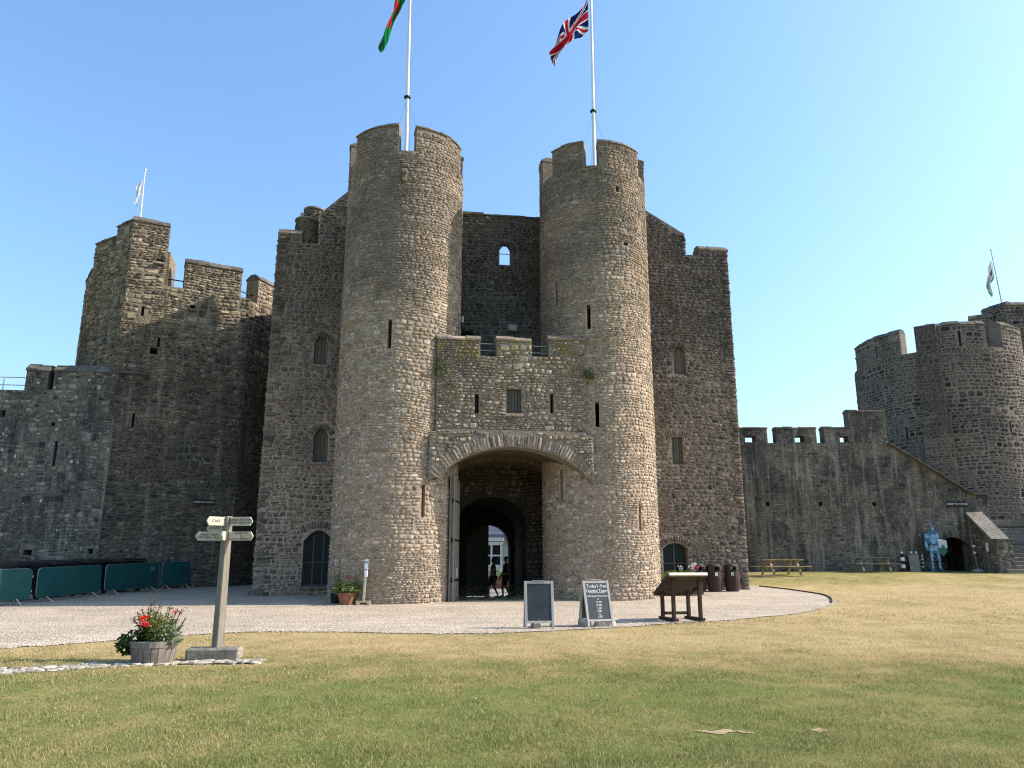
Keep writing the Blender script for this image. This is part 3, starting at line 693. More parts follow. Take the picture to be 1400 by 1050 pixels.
def arch_excl(items):
    def f(u, v):
        for uc, vc, r0, r1, amax, op in items:
            x, y = u - uc, v - vc; r_ = math.hypot(x, y)
            if y > 0 and r0 < r_ < r1 and abs(math.atan2(x, y)) < amax: return True
        return False
    return f
wl_ring = [(-6.72, 9.86, .30, .56, 1.25, 0), (-6.53, 6.2, .30, .56, 1.25, 0), (-6.41, 1.75, 1.02, 1.36, .62, 0)]
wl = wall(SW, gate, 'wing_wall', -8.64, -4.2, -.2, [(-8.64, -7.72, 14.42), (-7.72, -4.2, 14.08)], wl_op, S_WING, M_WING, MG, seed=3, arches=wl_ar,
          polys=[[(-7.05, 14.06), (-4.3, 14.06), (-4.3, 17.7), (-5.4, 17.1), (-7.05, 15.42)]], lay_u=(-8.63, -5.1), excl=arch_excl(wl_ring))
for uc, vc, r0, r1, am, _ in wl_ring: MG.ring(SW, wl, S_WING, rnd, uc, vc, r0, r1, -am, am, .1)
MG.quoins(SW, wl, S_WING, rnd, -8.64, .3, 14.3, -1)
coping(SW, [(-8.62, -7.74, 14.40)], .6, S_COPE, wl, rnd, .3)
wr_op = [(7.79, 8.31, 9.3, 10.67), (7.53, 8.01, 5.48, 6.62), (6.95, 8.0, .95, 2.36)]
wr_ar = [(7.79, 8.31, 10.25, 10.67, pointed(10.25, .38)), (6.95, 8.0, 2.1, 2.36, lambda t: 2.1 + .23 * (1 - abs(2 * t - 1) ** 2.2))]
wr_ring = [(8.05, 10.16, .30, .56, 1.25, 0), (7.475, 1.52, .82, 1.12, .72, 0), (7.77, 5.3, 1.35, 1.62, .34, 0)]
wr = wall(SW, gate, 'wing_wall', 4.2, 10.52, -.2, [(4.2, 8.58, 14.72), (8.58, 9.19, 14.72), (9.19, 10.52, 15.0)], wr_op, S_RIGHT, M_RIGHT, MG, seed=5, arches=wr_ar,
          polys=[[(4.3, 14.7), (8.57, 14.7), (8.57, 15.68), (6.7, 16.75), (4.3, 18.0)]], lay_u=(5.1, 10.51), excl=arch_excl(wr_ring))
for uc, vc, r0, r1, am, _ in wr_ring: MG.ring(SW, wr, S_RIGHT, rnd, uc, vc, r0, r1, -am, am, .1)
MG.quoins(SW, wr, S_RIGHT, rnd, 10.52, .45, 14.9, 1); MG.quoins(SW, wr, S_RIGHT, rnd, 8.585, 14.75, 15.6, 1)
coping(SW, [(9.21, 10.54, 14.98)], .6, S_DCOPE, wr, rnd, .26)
sh = [shutter(SW, -6.98, -6.46, 9.07, 10.37, gate, 4, pointed(9.95, .38) and (lambda t: 9.95 + .38 * (1 - abs(2 * t - 1) ** 1.5))), shutter(SW, -6.80, -6.26, 5.27, 6.68, gate, 4, lambda t: 6.28 + .36 * (1 - abs(2 * t - 1) ** 1.5)),
      shutter(SW, 7.79, 8.31, 9.3, 10.67, gate, 4, lambda t: 10.25 + .38 * (1 - abs(2 * t - 1) ** 1.5)), shutter(SW, 7.53, 8.01, 5.48, 6.62, gate, 4)]
def sill(S, u0, u1, z, parent, mat=S_COPE):
    mb = MB(); U, N = S.frame(np.array([(u0 + u1) / 2])); M = Matrix((Vector(U[0]), Vector(N[0]), Vector((0, 0, 1)))).transposed().to_4x4(); M.translation = Vector(S.at((u0 + u1) / 2, z, 0))
    mb.box((0, -.08, -.05), (u1 - u0 + .12, .32, .1)); mb.build('sill', mat, parent, M, bevel=.012)
sill(SW, -6.98, -6.46, 9.07, gate); sill(SW, -6.8, -6.26, 5.27, gate)
# side and back walls, roofs of the block (the part of it that can be seen or casts shade)
def gbox(mb, u0, u1, w0, w1, z0, z1):
    P = [gh(u, w) + (z,) for z in (z0, z1) for w in (w0, w1) for u in (u0, u1)]
    mb.add(P, [(0, 2, 3, 1), (4, 5, 7, 6), (0, 1, 5, 4), (2, 6, 7, 3), (0, 4, 6, 2), (1, 3, 7, 5)])
mb = MB(); gbox(mb, -8.63, -2.2, WZ + .6, 14, 13., 13.2); gbox(mb, 2.2, 10.51, WZ + .6, 9, 13.2, 13.4); gbox(mb, -2.2, 2.2, 2.4, 9, 12.6, 12.8)
gbox(mb, -8.64, -8.04, WZ + .6, 14, -.2, 14.1); gbox(mb, 9.9, 10.52, WZ + .6, 9, -.2, 14.4)  # left wall and roof drawn out further back to block sun on the barbican
gbox(mb, -8.1, -6.8, 4.6, 7.4, 13.2, 16.4)  # hidden turret, added for the shadow it casts on the barbican tower
rear = mb.build('rear_block', M_WING, gate)
SL_ = Plane(gh(-8.645, 14), gh(-8.645, WZ)); MG.lay(SL_, rear, S_WING, rnd, 0, SL_.L, .3, 14.0, lambda u, v: v < 14., (.12, .24), (.25, .6), .03)
SR_ = Plane(gh(10.525, WZ), gh(10.525, 9)); MG.lay(SR_, rear, S_RIGHT, rnd, 0, SR_.L, .4, 14.3, lambda u, v: v < 14.3, (.12, .24), (.25, .6), .03)
# chimneys
for u, w, r_, z0, z1 in ((-7.62, 3.05, .43, 13.2, 15.25), (-7.42, 3.6, .37, 13.2, 16.0)):
    x, y = gh(u, w); S = Cyl((x, y), r_); mb = MB(); mb.lathe([(r_, 0), (r_, z1 - z0), (r_ - .1, z1 - z0), (r_ - .1, z1 - z0 - .4)], 20)
    ch = mb.build('chimney', M_WING, gate, Matrix.Translation((x, y, z0)))
    MG.lay(S, ch, S_WING, rnd, -1.9 * r_, 1.9 * r_, z0 + .6, z1 - .05, lambda u, v: v < z1, (.07, .13), (.12, .3), .016)
    mb = MB(); mb.lathe([(r_ + .02, 0), (r_ + .07, .03), (r_ + .06, .1), (r_ - .1, .13), (r_ - .12, 0)], 22); mb.build('chimney_cap', S_COPE, ch, Matrix.Translation((x, y, z1 - .02)))

# gate front: upper face, and the arch band below it
SF = gplane(-1.9); SB = gplane(-2.05)
f_op = [(-1.17, -1.03, 6.51, 7.2), (1.46, 1.58, 6.6, 7.29), (-.08, .44, 6.54, 7.41)]
gf = wall(SF, gate, 'gate_front', -2.49, 2.74, 5.6, [(-2.49, -1.0, 9.1), (-1.0, -.42, 8.55), (-.42, .82, 9.15), (.82, 1.43, 8.61), (1.43, 2.74, 9.27)], f_op, S_FRONT, M_FRONT, MG, back=f_op, seed=9, T=.5, hh=(.075, .15), ll=(.12, .32), gap=.018, lay_v0=5.97, depth=(.02, .06))
coping(SF, [(-2.49, -1.0, 9.08), (-.42, .82, 9.13), (1.43, 2.74, 9.25)], .5, S_FRONT, gf, rnd, .2)
shutter(SF, -.08, .44, 6.54, 7.41, gate, 5); sill(SF, -.08, .44, 6.54, gate, S_FRONT)
def arch_z(u):
    k = min(1., abs(u - .2) / 2.62); return 5.37 - 1.12 * (1 - math.sqrt(max(0, 1 - (k * .86) ** 2))) / (1 - math.sqrt(1 - .86 ** 2))
AU = [-2.42 + 5.24 * i / 40 for i in range(41)]
mb = MB()
zlow = 4.25
def band_prism(P, S, T): 
    Tm = Matrix(((S.U[0], 0, S.N[0], S.A[0]), (S.U[1], 0, S.N[1], S.A[1]), (0, 1, 0, 0), (0, 0, 0, 1))); mb.extrude(P, 0, -T, Tm)
band_prism([(-2.7, zlow), (-2.42, zlow + .05)] + [(u, arch_z(u)) for u in AU] + [(2.94, zlow + .1), (2.94, 5.78), (2.2, 5.95), (-2.2, 5.93), (-2.7, 5.72)], SB, .8)
ga = mb.build('gate_arch', M_FRONT, gate)
okb = lambda u, v: -2.69 < u < 2.92 and v < 5.9 and v > arch_z(min(2.82, max(-2.42, u))) + .47 
MG.lay(SB, ga, S_FRONT, rnd, -2.69, 2.92, 4.3, 5.9, okb, (.075, .14), (.12, .32), .018, (.02, .06))
# voussoirs
u = -2.44; i = 0
while u < 2.84:
    w = rnd.uniform(.075, .125); uc = u + w / 2; sl = (arch_z(min(uc + .04, 2.82)) - arch_z(max(uc - .04, -2.42))) / .08; a = math.atan(max(-1.1, min(1.1, sl))); ln = rnd.uniform(.4, .5)
    ce = .5 * ln + .005; vc = arch_z(uc) + ce * math.cos(a); uu_ = uc - ce * math.sin(a)
    if True:
        p = SB.at(uu_, vc, 0.); U, N = SB.frame(np.array([uu_])); Ux, Nx, Zx = Vector(U[0]), Vector(N[0]), Vector((0, 0, 1)); x_ = Ux * math.cos(a) + Zx * math.sin(a); y_ = Zx * math.cos(a) - Ux * math.sin(a)
        M = Matrix((x_ * (w * math.cos(a) + .005), y_ * ln, Nx * rnd.uniform(.015, .04))).transposed().to_4x4(); M.translation = Vector(p)
        o = bpy.data.objects.new('voussoir', unit_mesh(i % len(UNITS), S_FRONT)); link(o, ga, M)
    u += w; i += 1
# vaulted bay behind the arch, inner wall, passage and outer wall
mb = MB(); ws = [-1.3, .4, .401, 2.0]; dz = [0, 0, -.14, -.14]
for (wa, za), (wb, zb) in zip(zip(ws, dz), list(zip(ws, dz))[1:]):
    for a, b in zip(AU, AU[1:]): mb.add([gh(a, wa) + (arch_z(a) + za,), gh(b, wa) + (arch_z(b) + za,), gh(b, wb) + (arch_z(b) + zb,), gh(a, wb) + (arch_z(a) + zb,)], [(0, 1, 2, 3)])
gbox(mb, -3.6, 3.6, -1.42, 2.0, 8.0, 8.15)         # the roof of the bay, walked on behind the crenels
mb.build('vault', S_VAULT, gate)
SI = gplane(2.0); mb = MB()
inner = lambda t: 3.1 + .92 * math.sqrt(max(0, 1 - (2 * t - 1) ** 2))
shell(mb, SI, [-2.6, -1.27, 1.31, 3.0], [-.4, 4.03, 5.6], lambda u, v: not (-1.27 < u < 1.31 and v < 4.03), .5)
spandrel(mb, SI, -1.27, 1.31, 3.1, 4.03, inner, .5, 20)
gbox(mb, -1.85, -1.6, -.2, 1.99, -.4, 4.6); gbox(mb, 2.12, 2.4, 1.2, 1.99, -.4, 4.6)
iw = mb.build('inner_wall', S_SHADE, gate)
MG.lay(SI, iw, S_VAULT, rnd, -1.6, 2.0, .3, 5.2, lambda u, v: not (-1.3 < u < 1.34 and v < inner(min(1, max(0, (u + 1.27) / 2.58))) + .3), (.1, .18), (.15, .4), .025)

mb = MB(); us_ = [-1.45 + 3.4 * i / 16 for i in range(17)]; vz = lambda u: 2.9 + 1.15 * math.sqrt(max(0, 1 - ((u - .25) / 1.7) ** 2))
for wa, wb in ((2.4, 8.5),):
    for a, b in zip(us_, us_[1:]): mb.add([gh(a, wa) + (vz(a),), gh(b, wa) + (vz(b),), gh(b, wb) + (vz(b),), gh(a, wb) + (vz(a),)], [(0, 1, 2, 3)])
gbox(mb, -1.75, -1.45, 2.4, 8.5, -.5, 3.2); gbox(mb, 1.95, 2.2, 2.4, 8.5, -.5, 3.2); gbox(mb, -2.0, 2.4, 2.5, 8.6, 4.3, 4.5)
SO = gplane(8.2); outer = lambda t: 2.3 + .95 * math.sqrt(max(0, 1 - (2 * t - 1) ** 2))
shell(mb, SO, [-2.2, -.22, 1.74, 2.6], [-.5, 3.27, 5], lambda u, v: not (-.22 < u < 1.74 and v < 3.27), .5); spandrel(mb, SO, -.22, 1.74, 2.3, 3.27, outer, .5, 20)
mb.build('passage', S_SHADE, gate)
mb = MB(); 
fl = [(-1.9, .30), (2., .22), (5, .12), (8.2, .06), (9., .03)]
for (wa, za), (wb, zb) in zip(fl, fl[1:]): mb.add([gh(-2.6, wa) + (za,), gh(2.6, wa) + (za,), gh(2.6, wb) + (zb,), gh(-2.6, wb) + (zb,)], [(0, 1, 2, 3)])
mb.build('passage_floor', simple('worn_flagstone', (.22, .21, .19), .55, 0, .3, 2), gate)
# outer door: one leaf shut, standing in the outer arch
mb = MB(); gbox(mb, -.24, .77, 8.25, 8.33, .08, 3.3); od = mb.build('outer_door', W_SHUT, gate)
for i in range(5):
    mb = MB(); gbox(mb, -.23 + i * .2, -.04 + i * .2, 8.2, 8.249, .1, 3.2); mb.build('plank', W_SHUT, od)
# inner gate leaf standing open against the left tower
hx, hy = gh(-1.84, -1.42); ang = math.atan2(*(np.array(gh(-1.53, -.2)) - np.array((hx, hy)))[::-1])
gl_M = Matrix.Translation((hx, hy, .3)) @ Matrix.Rotation(ang, 4, 'Z')
mb = MB(); mb.box((.62, 0, 2.05), (1.24, .1, 4.1)); mb.box((.07, 0, 2.07), (.14, .16, 4.14)); gl = mb.build('gate_leaf', W_GREY, gate, gl_M, bevel=.008)
for i in range(4):
    mb = MB(); mb.box((.27 + i * .235, -.075, 2.05), (.22, .045, 3.9 - .03 * (i % 2))); mb.build('plank', W_GREY, gl, gl_M)
for z in (.7, 2.0, 3.3):
    mb = MB(); mb.box((.6, -.105, z), (1.0, .014, .06)); mb.tube((-.01, -.02, z - .08), (-.01, -.02, z + .08), .03); mb.build('strap_hinge', IRON, gl, gl_M)
mb = MB(); mb.box((.5, -.12, .95), (.12, .02, .3)); mb.build('notice', WHITE, gl, gl_M)
# rear wall between the towers
SR = gplane(1.8); r_op = [(.23, .75, 13.45, 14.5)]
rw = wall(SR, gate, 'rear_wall', -2.2, 2.2, 8.2, [(-2.2, 2.2, 15.6)], r_op, S_RIGHT, M_RIGHT, MG, T=.6, seed=12, arches=[(.23, .75, 14.1, 14.5, pointed(14.1, .36))], lay_u=(-1.9, 1.9), lay_v0=8.3, excl=arch_excl([(.49, 14.0, .3, .52, 1.3, 0)]))
MG.ring(SR, rw, S_RIGHT, rnd, .49, 14.0, .30, .52, -1.3, 1.3, .09); coping(SR, [(-2.2, 2.2, 15.58)], .6, S_DCOPE, rw, rnd, .14)
mb = MB(); a = gh(.2, 1.95); b = gh(.78, 1.95); mb.tube(a + (13.98,), b + (13.98,), .018); mb.build('window_bar', STEEL, gate)
# lamps and fittings on the rear wall
def gpart(name, mat, u, w, z, d, parent=gate, bevel=.01):
    mb = MB(); mb.box((0, 0, 0), d); x, y = gh(u, w); return mb.build(name, mat, parent, Matrix.Translation((x, y, z)) @ Matrix.Rotation(TH, 4, 'Z'), bevel=bevel)
gpart('cabinet', GREYP, .75, 1.68, 10.72, (.34, .2, .26)); gpart('wall_lamp', WHITE, -1.26, 1.7, 10.98, (.09, .1, .26))
for u in (-1.2, -.95):
    x, y = gh(u, 1.7); mb = MB(); mb.lathe([(.06, -.1), (.12, -.04), (.13, .05), (.05, .1)], 12); mb.build('floodlight', IRON, gate, Matrix.Translation((x, y, 10.45)))
# rails across the crenels
for (a, b) in ((-1.0, -.42), (.82, 1.43)):
    mb = MB()
    for z in (8.92, 9.17): mb.tube(gh(a - .02, -1.6) + (z - .1,), gh(b + .02, -1.6) + (z - .1,), .018, n=6)
    mb.build('crenel_rail', STEEL, gate)
# glazed windows of the wings
def glazed(S, u0, u1, z0, z1, n, parent, curve, dep=.22):
    U, N = S.frame(np.array([0.])); M = Matrix((Vector(U[0]), Vector((0, 0, 1)), Vector(N[0]))).transposed().to_4x4(); M.translation = Vector(S.at((u0 + u1) / 2, z0, -dep)); w = u1 - u0; h = z1 - z0
    mb = MB()
    for x in [-w / 2 + .025] + [-w / 2 + w * i / n for i in range(1, n)] + [w / 2 - .025]: mb.box((x, h / 2, 0), (.05, h, .06))
    for y in (.03, h * .42, h - .03): mb.box((0, y, .004), (w, .04 if y > .1 else .06, .05))
    f = mb.build('window_frame', LEAD, parent, M)
    for i in range(n):
        for y0, y1 in ((.0, h * .42), (h * .42, h)):
            b = MB(); x = -w / 2 + w * (i + .5) / n; b.box((x, (y0 + y1) / 2, -.012), (w / n - .052, y1 - y0 - .045, .008)); b.build('pane', GLASS, f, M)
    mb = MB(); mb.box((0, h / 2, -.5), (w + .3, h + .3, .02)); mb.build('window_backing', BLACKP, parent, M)  # black panel closing the opening behind the panes
glazed(SW, -6.95, -5.87, .72, 2.74, 3, gate, None); glazed(SW, 6.95, 8.0, .95, 2.34, 2, gate, None)
sill(SW, -6.95, -5.87, .72, gate, S_WING); sill(SW, 6.95, 8.0, .95, gate, S_RIGHT)
mb = MB(); 
for du in (0., .13): mb.path([gh(6.46 + du, 2.1) + (.45,), gh(6.44 + du, 2.12) + (1.5,), gh(6.4 + du, 2.2) + (2.2,)], .022, 6)
mb.build('downpipe', GREYP, gate)
# small plants rooted in the joints of the gate front
def leaf_cloud(rd, n, c_, rad, size, flat=.6, droop=0.):
    V = []; F = []
    for _ in range(n):
        d = Vector((rd.gauss(0, 1), rd.gauss(0, 1), rd.gauss(0, 1))); d.normalize(); d *= rd.random() ** .45
        p = Vector(c_) + Vector((d.x * rad[0], d.y * rad[1], d.z * rad[2])); s = size * rd.uniform(.6, 1.3)
        ax_ = Vector((d.x + rd.uniform(-.5, .5), d.y + rd.uniform(-.5, .5), d.z * .5 + rd.uniform(-.3, .6) - droop)).normalized(); sd_ = ax_.orthogonal().normalized(); sd_.rotate(Matrix.Rotation(rd.uniform(0, 6.28), 3, ax_)); up = ax_.cross(sd_)
        o = len(V); V += [p, p + ax_ * s * .45 + sd_ * s * flat * .5 + up * s * .08, p + ax_ * s, p + ax_ * s * .45 - sd_ * s * flat * .5 + up * s * .08]; F += [(o, o + 1, o + 2), (o, o + 2, o + 3)]
    return V, F
def leafmat(name, a, b, tr=.3):
    m = NT(name); m.leafy(m.ramp(m.rnd(), [(0., a), (1., b)]), tr); return m.m
L_GREEN = leafmat('green_leaf', (.03, .055, .012), (.09, .15, .03)); L_DARK = leafmat('dark_leaf', (.018, .045, .014), (.06, .12, .03)); L_BRIGHT = leafmat('bright_leaf', (.09, .15, .03), (.28, .36, .08))
L_BRONZE = leafmat('bronze_leaf', (.06, .06, .03), (.28, .25, .11)); L_PALE = leafmat('silver_leaf', (.10, .13, .07), (.42, .44, .32)); F_RED = leafmat('red_petal', (.55, .02, .015), (.75, .06, .03)); F_CORAL = leafmat('coral_petal', (.70, .03, .05), (.85, .10, .12))
F_PLUM = leafmat('crimson_petal', (.22, .008, .02), (.42, .02, .05)); F_WHITE = leafmat('white_petal', (.6, .58, .55), (.8, .78, .76)); F_PINK = leafmat('magenta_petal', (.3, .03, .12), (.5, .08, .22))
STEM = simple('plant_stem', (.07, .075, .03), .8)
for u, z, s, lab in ((-2.45, 8.1, .55, 'green wall fern rooted at the left end of the battlement over the arch'), (2.85, 8.0, .4, 'small green wall plant rooted beside the right tower above the arch')):
    x, y = gh(u, -2.0); V, F = leaf_cloud(random.Random(int(z * 10)), 90, (0, 0, 0), (.12, .1, s * .7), .1, .5, .3)
    t = thing('wall_plant', lab, 'plant', (x, y, z), 0); mb = MB(); mb.add(V, F); mb.build('foliage', L_GREEN, t, local=True); mb = MB(); mb.path([(0, .1, -s * .5), (0, 0, 0), (.03, -.05, s * .4)], .01, 5); mb.build('stem', STEM, t, local=True)
MG.finish(300)

# ------------------------------------------------------------------ barbican tower on the left
MBt = Masonry(); A_, B_ = (-16.8, 31.7), (-12.25, 34.2)
barb = thing('barbican_tower', 'dark rubble stone corner tower with a tall stepped turret left of the gatehouse', 'castle tower', (-15, 33, .5))
SA = Plane(A_, B_); L = SA.L
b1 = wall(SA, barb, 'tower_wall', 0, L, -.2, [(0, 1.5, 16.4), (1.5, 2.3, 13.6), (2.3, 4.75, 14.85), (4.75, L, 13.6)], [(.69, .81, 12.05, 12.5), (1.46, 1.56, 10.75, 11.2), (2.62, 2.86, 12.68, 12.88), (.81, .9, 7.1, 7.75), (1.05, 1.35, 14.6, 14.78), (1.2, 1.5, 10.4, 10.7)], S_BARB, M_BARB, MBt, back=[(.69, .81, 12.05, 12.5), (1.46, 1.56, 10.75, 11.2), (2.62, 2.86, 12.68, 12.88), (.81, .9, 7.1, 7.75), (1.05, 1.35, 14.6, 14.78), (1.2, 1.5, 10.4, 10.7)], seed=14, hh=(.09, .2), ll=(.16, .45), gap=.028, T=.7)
coping(SA, [(-.02, 1.5, 16.38), (2.3, 4.75, 14.83)], .7, S_DCOPE, b1, rnd, .3, .06)
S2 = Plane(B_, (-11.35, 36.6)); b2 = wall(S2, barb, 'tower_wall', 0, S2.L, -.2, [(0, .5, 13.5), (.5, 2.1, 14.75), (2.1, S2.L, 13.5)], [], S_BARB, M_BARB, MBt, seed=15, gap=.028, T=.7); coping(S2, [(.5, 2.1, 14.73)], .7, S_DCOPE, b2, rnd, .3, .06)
S3 = Plane((-19.3, 33.4), A_)
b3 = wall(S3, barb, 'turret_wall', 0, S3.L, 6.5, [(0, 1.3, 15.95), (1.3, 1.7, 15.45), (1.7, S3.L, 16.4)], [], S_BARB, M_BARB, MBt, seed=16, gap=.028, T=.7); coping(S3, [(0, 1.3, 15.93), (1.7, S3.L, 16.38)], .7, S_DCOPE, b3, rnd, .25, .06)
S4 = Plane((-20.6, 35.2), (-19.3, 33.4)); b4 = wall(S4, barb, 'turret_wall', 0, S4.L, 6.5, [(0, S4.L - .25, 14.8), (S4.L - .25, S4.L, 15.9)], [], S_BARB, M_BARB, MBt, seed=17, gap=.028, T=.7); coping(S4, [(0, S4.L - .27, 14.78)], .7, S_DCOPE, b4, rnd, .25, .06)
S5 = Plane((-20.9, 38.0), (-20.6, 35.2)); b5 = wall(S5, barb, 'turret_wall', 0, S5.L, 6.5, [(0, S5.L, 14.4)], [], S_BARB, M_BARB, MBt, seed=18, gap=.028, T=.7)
mb = MB(); Px = [A_, B_, (-11.35, 36.6), (-12, 40), (-20.5, 40), (-20.5, 35.4), (-19.3, 33.5)]; cx_, cy_ = np.mean(Px, 0); Pi = [(x + (cx_ - x) * .06, y + (cy_ - y) * .06) for x, y in Px]
mb.add([(x, y, 12.9) for x, y in Pi], [tuple(range(len(Pi)))]); mb.extrude([(-16.6, 32.4), (-15.5, 32.7), (-15.9, 34.2), (-18.2, 35), (-18.9, 33.7)], 12.9, 15.3, Matrix()); mb.build('roof', M_BARB, barb)
mb = MB(); p0, p1 = SA.at(1.45, 14.02, -.3), SA.at(2.35, 14.02, -.3); mb.tube(p0, p1, .03); p0, p1 = SA.at(4.7, 14.0, -.3), S2.at(.55, 13.95, -.3); mb.tube(p0, p1, .03); mb.build('crenel_rail', IRON, barb)
for u, z in ((1.2, 14.55), (2.74, 12.62)):
    mb = MB(); U, N = SA.frame(np.array([u])); M = Matrix((Vector(U[0]), Vector(N[0]), Vector((0, 0, 1)))).transposed().to_4x4(); M.translation = Vector(SA.at(u, z)); mb.box((0, .05, 0), (.36, .3, .1)); mb.build('drain_spout', S_COPE, barb, M, bevel=.015)
# string course round the foot of the turret
mb = MB(); mb.beam(S3.at(0, 9.75, .03), S3.at(S3.L, 9.45, .03), .16, .12); mb.beam(SA.at(0, 9.45, .03), SA.at(1.25, 9.5, .03), .16, .12); mb.build('string_course', S_DCOPE, barb)
MBt.finish(300)

# ------------------------------------------------------------------ left curtain wall
MC = Masonry(); Ac = (-30., 30.05); Bc = (-16.66, 31.70)
SC = Plane(Ac, Bc); off = math.hypot(-22 - Ac[0], 31 - Ac[1]); o_ = lambda u: u + off - .02
curt = thing('curtain_wall', 'long dark curtain wall with white lichen spots at the far left, behind the green barriers', 'castle wall', (-20, 31.3, .6))
c1 = wall(SC, curt, 'wall_face', 0, SC.L, -.2, [(0, o_(1.74), 8.55), (o_(1.74), o_(2.61), 9.42), (o_(2.61), o_(2.84), 8.6), (o_(2.84), SC.L, 9.42)], [(o_(3.22), o_(3.33), 5.41, 6.44), (o_(2.95), o_(3.12), 7.05, 7.22), (o_(.95), o_(1.15), 7.4, 7.7), (o_(2.6), o_(2.9), 1.85, 2.05), (o_(5.0), o_(5.2), 1.9, 2.1)], S_DARK, M_DARK, MC, back=[(o_(3.22), o_(3.33), 5.41, 6.44), (o_(2.95), o_(3.12), 7.05, 7.22), (o_(.95), o_(1.15), 7.4, 7.7), (o_(2.6), o_(2.9), 1.85, 2.05), (o_(5.0), o_(5.2), 1.9, 2.1)], seed=24, T=.8, hh=(.09, .2), ll=(.16, .42), gap=.024, lay_u=(o_(-.4), SC.L), depth=(.012, .04))
coping(SC, [(o_(1.74), o_(2.61), 9.4), (o_(2.84), SC.L - .02, 9.4)], .8, S_DCOPE, c1, rnd, .32, .06)
mb = MB()
for u0 in (-2, -.6, .8): mb.tube(SC.at(o_(u0), 8.5, -.2), SC.at(o_(u0), 9.15, -.2), .02, n=6)
for z in (8.8, 9.13): mb.tube(SC.at(o_(-3), z, -.2), SC.at(o_(2.2), z, -.2), .018, n=6)
mb.build('handrail', STEEL, curt)
MC.finish(300)
# the junction below the turret
# ------------------------------------------------------------------ right curtain wall
MR = Masonry(); SK = Plane((10.5, 43), (28, 43)); k_ = lambda x: x - 10.5
rc = thing('curtain_wall', 'streaked dark curtain wall with low battlements right of the gatehouse', 'castle wall', (19, 43, 1.))
slope = [(k_(21.2), 8.06), (k_(22.1), 7.44), (k_(25.49), 5.19), (k_(26.35), 5.19), (k_(26.35), 3.98), (k_(21.2), 3.98)]
tops = [(0, k_(14.42), 8.95), (k_(14.42), k_(14.95), 8.12), (k_(14.95), k_(17.19), 8.95), (k_(17.19), k_(17.65), 8.12), (k_(17.65), k_(19.12), 8.95), (k_(19.12), k_(21.2), 9.92), (k_(21.2), k_(26.35), 3.985)]
loop = [(k_(13.15), k_(13.75), 8.16, 8.52), (k_(15.95), k_(16.5), 8.16, 8.52), (k_(18.5), k_(19.0), 8.16, 8.52)]
door = (k_(23.3), k_(25.02), .5, 2.95)
holes = [(k_(x), k_(x + .2), 4.6, 4.82) for x in (14.07, 16.98, 19.95)]
r1 = wall(SK, rc, 'wall_face', 0, k_(26.35), -.2, tops, loop + holes + [door], S_STREAK, M_STREAK, MR, back=holes, seed=33, T=.7, hh=(.1, .2), ll=(.18, .45), gap=.02, arches=[(door[0], door[1], 2.45, 2.95, segment(2.45, .46))], polys=[slope], lay_v0=.9, lay_u=(1.0, k_(26.35)), depth=(.008, .03), excl=arch_excl([(k_(24.2), 1.5, 1.4, 1.85, .6, 0)]))
MR.ring(SK, r1, S_STREAK, rnd, k_(24.2), 1.5, 1.4, 1.85, -.6, .6, .15)
coping(SK, [(a, b, z - .02) for a, b, z in tops if z > 8.9], .7, S_DCOPE, r1, rnd, .14, .05)
mb = MB(); mb.beam(SK.at(k_(21.15), 8.1, .0), SK.at(k_(22.1), 7.5, .0), .5, .1); mb.beam(SK.at(k_(22.1), 7.5, .0), SK.at(k_(25.5), 5.24, .0), .5, .1); mb.beam(SK.at(k_(25.5), 5.24, 0), SK.at(k_(26.37), 5.24, 0), .5, .1); mb.build('sloping_coping', S_DCOPE, rc)
# room behind the low doorway, with a second arch inside
mb = MB(); x0, x1 = 23.2, 25.2
for P, f in (([(x0, 43.7, .9), (x0, 49, .9), (x0, 49, 3.4), (x0, 43.7, 3.4)], 1), ([(x1, 43.7, .9), (x1, 49, .9), (x1, 49, 3.4), (x1, 43.7, 3.4)], 1), ([(x0, 43.7, 3.4), (x1, 43.7, 3.4), (x1, 49, 3.4), (x0, 49, 3.4)], 1), ([(x0, 49, .9), (x1, 49, .9), (x1, 49, 3.4), (x0, 49, 3.4)], 1)): mb.add(P, [(0, 1, 2, 3)])
Sd = Plane((23.2, 45), (25.2, 45)); shell(mb, Sd, [0, .35, 1.75, 2.0], [.9, 2.35, 3.4], lambda u, v: not (.35 < u < 1.75 and v < 2.35), .3); spandrel(mb, Sd, .35, 1.75, 1.7, 2.35, lambda t: 1.7 + .62 * math.sqrt(max(0, 1 - (2 * t - 1) ** 2)), .3, 14)
mb.build('door_passage', S_SHADE, rc)
MR.finish(300)

